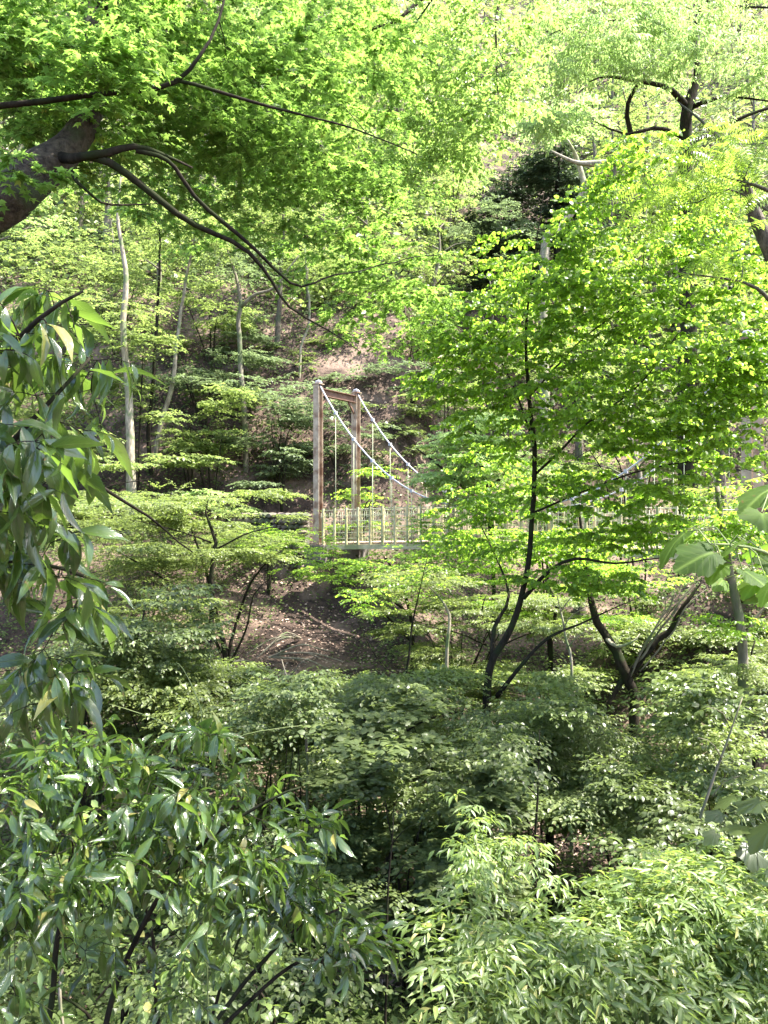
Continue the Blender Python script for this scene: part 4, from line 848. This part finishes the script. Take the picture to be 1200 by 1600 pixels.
# bluish layered shrubs on the slope
def slope_shrub(label, px, py, d, w, h, n, mat='l_back_blue', size=.14, tm='rhomb'):
    t = Plant("slope_shrub", label, "shrub", UP(px, d), M['bark_dark'], "layered shrubs on the slope behind the bridge", step=.3, wig=.03, sides=5)
    b = UP(px, d)
    for a in RNG.uniform(-.9, .9, 3): t.limb([(*b[:2], b[2] - .2, .035), (*P(px + a * w * .5 + RNG.normal(0, 8), py + h * .4, d + RNG.normal(0, .3)), .02), (*P(px + a * w, py + RNG.uniform(-.5, .5) * h, d + RNG.normal(0, .5)), .008)], "stem", pix=False)
    k = 6; sp = [(px + RNG.uniform(-.8, .8) * w, py + h * (-.9 + 2.5 * (i + .5) / k) + RNG.normal(0, 5), d + RNG.normal(0, .5), w * RNG.uniform(.35, .8), h * .2, 1.2) for i in range(k)]
    t.sprays(blobs(sp, n), .7, 5, 10, size, tm, M[mat], tilt=.28, adown=.12, flat=.08, name="leaves"); return t.finish()
for a in [("bluish layered shrub filling the space left of the bridge tower", 430, 650, 26.6, 80, 55, 150), ("bluish layered shrub beyond the tower crossbeam", 530, 670, 27.5, 60, 60, 110),
          ("pale layered shrub between the pair of thin trunks and the forked trunk", 320, 570, 27.5, 90, 26, 110), ("green layered shrub at the foot of the pair of thin trunks", 300, 650, 25.5, 70, 50, 120, 'l_back'),
          ("small pale fern-like shrub left of the rubble wall", 335, 775, 24.5, 45, 14, 46, 'l_dogwood'), ("shrub on the dark slope right of the bridge cables", 640, 600, 30, 60, 36, 80),
          ("bluish shrub under the dark gap at upper right", 770, 350, 38, 60, 40, 90), ("low shrub in front of the rubble wall", 420, 820, 22.3, 70, 18, 80, 'l_fine', .09),
          ("leafy shrub against the tower's base among the hangers", 560, 770, 24.6, 50, 40, 46, 'l_katsura', .1, 'oval'), ("bushy green shrub high on the slope left of the dark gap", 700, 270, 40, 60, 40, 110, 'l_back'),
          ("shrub on the slope at far left behind the glossy leaves", 60, 700, 24, 120, 80, 190, 'l_back'), ("dense shrub filling the slope above the deck's far end", 1000, 700, 23, 120, 70, 190, 'l_back'),
          ("green tiered shrub at left between the stout trunk and the pair of thin trunks", 215, 560, 25.2, 50, 50, 90, 'l_back'), ("light tiered shrub right of the pair of thin trunks halfway up", 330, 470, 29.5, 70, 40, 110, 'l_back'),
          ("tiered shrub behind the top of the forked grey trunk", 400, 530, 30, 50, 40, 80, 'l_back_blue'), ("light leafy shrub high at left above the pair of thin trunks", 180, 430, 30, 90, 50, 140, 'l_back'),
          ("leafy shrub in the gap between the dark cave-like shade and the forked trunk", 330, 690, 25.6, 60, 22, 60, 'l_back'), ("small bluish shrub half way up the brown slope", 560, 585, 30.5, 60, 18, 50), ("low shrub right of the forked trunk's foot", 440, 720, 26, 50, 22, 50),
          ("tiered shrub beneath the overhanging yellow-green leaves right of the tower", 700, 610, 29, 60, 26, 70, 'l_back'), ("pale shrub high in the centre above the brown slope", 600, 440, 36, 90, 30, 110, 'l_back'),
          ("shrub added to darken the brown slope above the tower crossbeam", 545, 520, 32.5, 60, 22, 55, 'l_shaded'), ("shrub added to darken the brown slope right above the cables", 640, 530, 31.5, 50, 24, 60, 'l_shaded'),  # dark shrubs added so the sunlit slope reads as shaded
          ("low shrub added to darken the brown slope left of the tower top", 455, 560, 30.5, 40, 18, 45, 'l_shaded'), ("dark leafy shrub behind the right tower post", 610, 660, 28.5, 45, 40, 80, 'l_shaded'), ("deep green shrub in shade above the forked trunk's foot", 370, 640, 28.5, 50, 40, 90, 'l_shaded'),
          ("sunlit shrub low beside the far tower", 1150, 800, 19, 80, 50, 120, 'l_fine', .1), ("sunlit shrub right of the cable brackets", 860, 800, 22, 70, 30, 90, 'l_dogwood', .1)]:
    slope_shrub(*a)

# --- forest on the hillside: a few kinds of tree, each standing tree its own object with its own trunk and crown
def far_tree(k, mat):
    t = Plant("hillside_tree", "one of the leafy trees whose crowns merge up the steep hillside", "tree", (0, 0, 0), M['bark_far'], "trees covering the steep hillside", step=.6, wig=.06, sides=6)
    H = 8.5 + k; t.limb([(0, 0, -.5, .2), (.3, 0, H * .3, .16), (-.2, .2, H * .6, .1), (.2, 0, H * .95, .03)], "trunk", pix=False)
    cs = []
    for i in range(9):
        a = i * 2.4 + k; z = H * (.3 + .68 * i / 9); r = (2.6 + RNG.uniform(0, 1.2)) * (1 - .45 * i / 9)
        e = np.array([r * math.cos(a), r * math.sin(a), z + .5]); t.limb([(0, 0, z - .6, .07), (*(e * [.5, .5, 1] - [0, 0, .2]), .04), (*e, .012)], "branch", pix=False, sides=5)
        for j in range(20): cs.append(e * [RNG.uniform(.25, 1.1)] * 1 * np.array([1, 1, 0]) + [RNG.normal(0, .8), RNG.normal(0, .8), z + .4 + RNG.normal(0, .25)])
    t.sprays(np.array(cs), .85, 5, 11, .17, 'rhomb', M[mat], tilt=.4, adown=.2, droop=.2, tw_sides=3); return t.finish()
def copy_tree(o, loc, rz, sc):
    c = o.copy(); col.objects.link(c); c.location = loc; c.rotation_euler = (0, 0, rz); c.scale = (sc,) * 3
    for ch in o.children:
        q = ch.copy(); col.objects.link(q); q.parent = c
    return c
protos = [far_tree(0, 'l_back'), far_tree(1, 'l_back'), far_tree(2, 'l_back_blue'), far_tree(1.5, 'l_dogwood')]
used = set(); spots = []
for row, (d, step, lo, hi) in enumerate([(34, 3.4, -.58, -.05), (35, 3.6, .28, .6), (38, 3.4, -.58, .62), (42, 3.6, -.58, .6), (47, 3.8, -.58, .6), (52, 4.2, -.58, .6), (58, 4.6, -.57, .58), (65, 5, -.56, .57), (73, 5.6, -.55, .56)]):
    x = lo * d
    while x < hi * d:
        px = 600 + x / d * FPX
        if not (d < 37 and 560 < px < 860) and not (d < 60 and 735 < px < 875): spots.append((x + RNG.normal(0, .8), d + RNG.normal(0, 1.5)))
        x += step * RNG.uniform(.8, 1.2)
spots += [(4.6, 33.5), (2.5, 36), (9.5, 29), (-1, 38.5)]
for i, (x, y) in enumerate(spots):
    k = int(RNG.choice([0, 1, 2, 3], p=[.34, .3, .1, .26])); loc = (x, y, gz(x, y)); rz = RNG.uniform(0, 6.28); sc = RNG.uniform(.6, .95)
    if k not in used:
        used.add(k); o = protos[k]; o.location = loc; o.rotation_euler = (0, 0, rz); o.scale = (sc,) * 3
    else: copy_tree(protos[k], loc, rz, sc)

# tendrils of a climber above the lower left shrub
t = Plant("climbing_vine", "pale thin vine tendrils with a tuft of hanging leaves above the lower left shrub", "vine", UP(330, 3.2), M['twig_green'], step=.05, wig=.004, sides=5)
t.limb([(330, 1800, 3.2, .004), (322, 1400, 3.1, .003), (318, 1150, 3.0, .0025), (305, 1085, 3.0, .002), (285, 1045, 3.0, .0016), (275, 1035, 3.0, .001)], "tendril")
t.limb([(322, 1180, 3., .002), (290, 1150, 3., .002), (220, 1118, 3., .0016), (170, 1100, 3., .001)], "tendril")
t.limb([(330, 1180, 3., .002), (380, 1148, 3., .002), (430, 1138, 3., .0016), (470, 1134, 3., .001)], "tendril")
n = 9; p0 = np.array([P(330 + RNG.normal(0, 10), 1130 + RNG.normal(0, 6), 3.0) for _ in range(n)]); a = np.linspace(-.8, .9, n)
t.L.append(("leaves", p0, np.stack([np.sin(a), -.3 * np.cos(a), -np.cos(a)], -1), np.stack([np.cos(a) * .3, -np.ones(n), .5 + 0 * a], -1), np.full(n, .15), 'long', M['l_broad'])); t.finish()
bpy.context.view_layer.update()
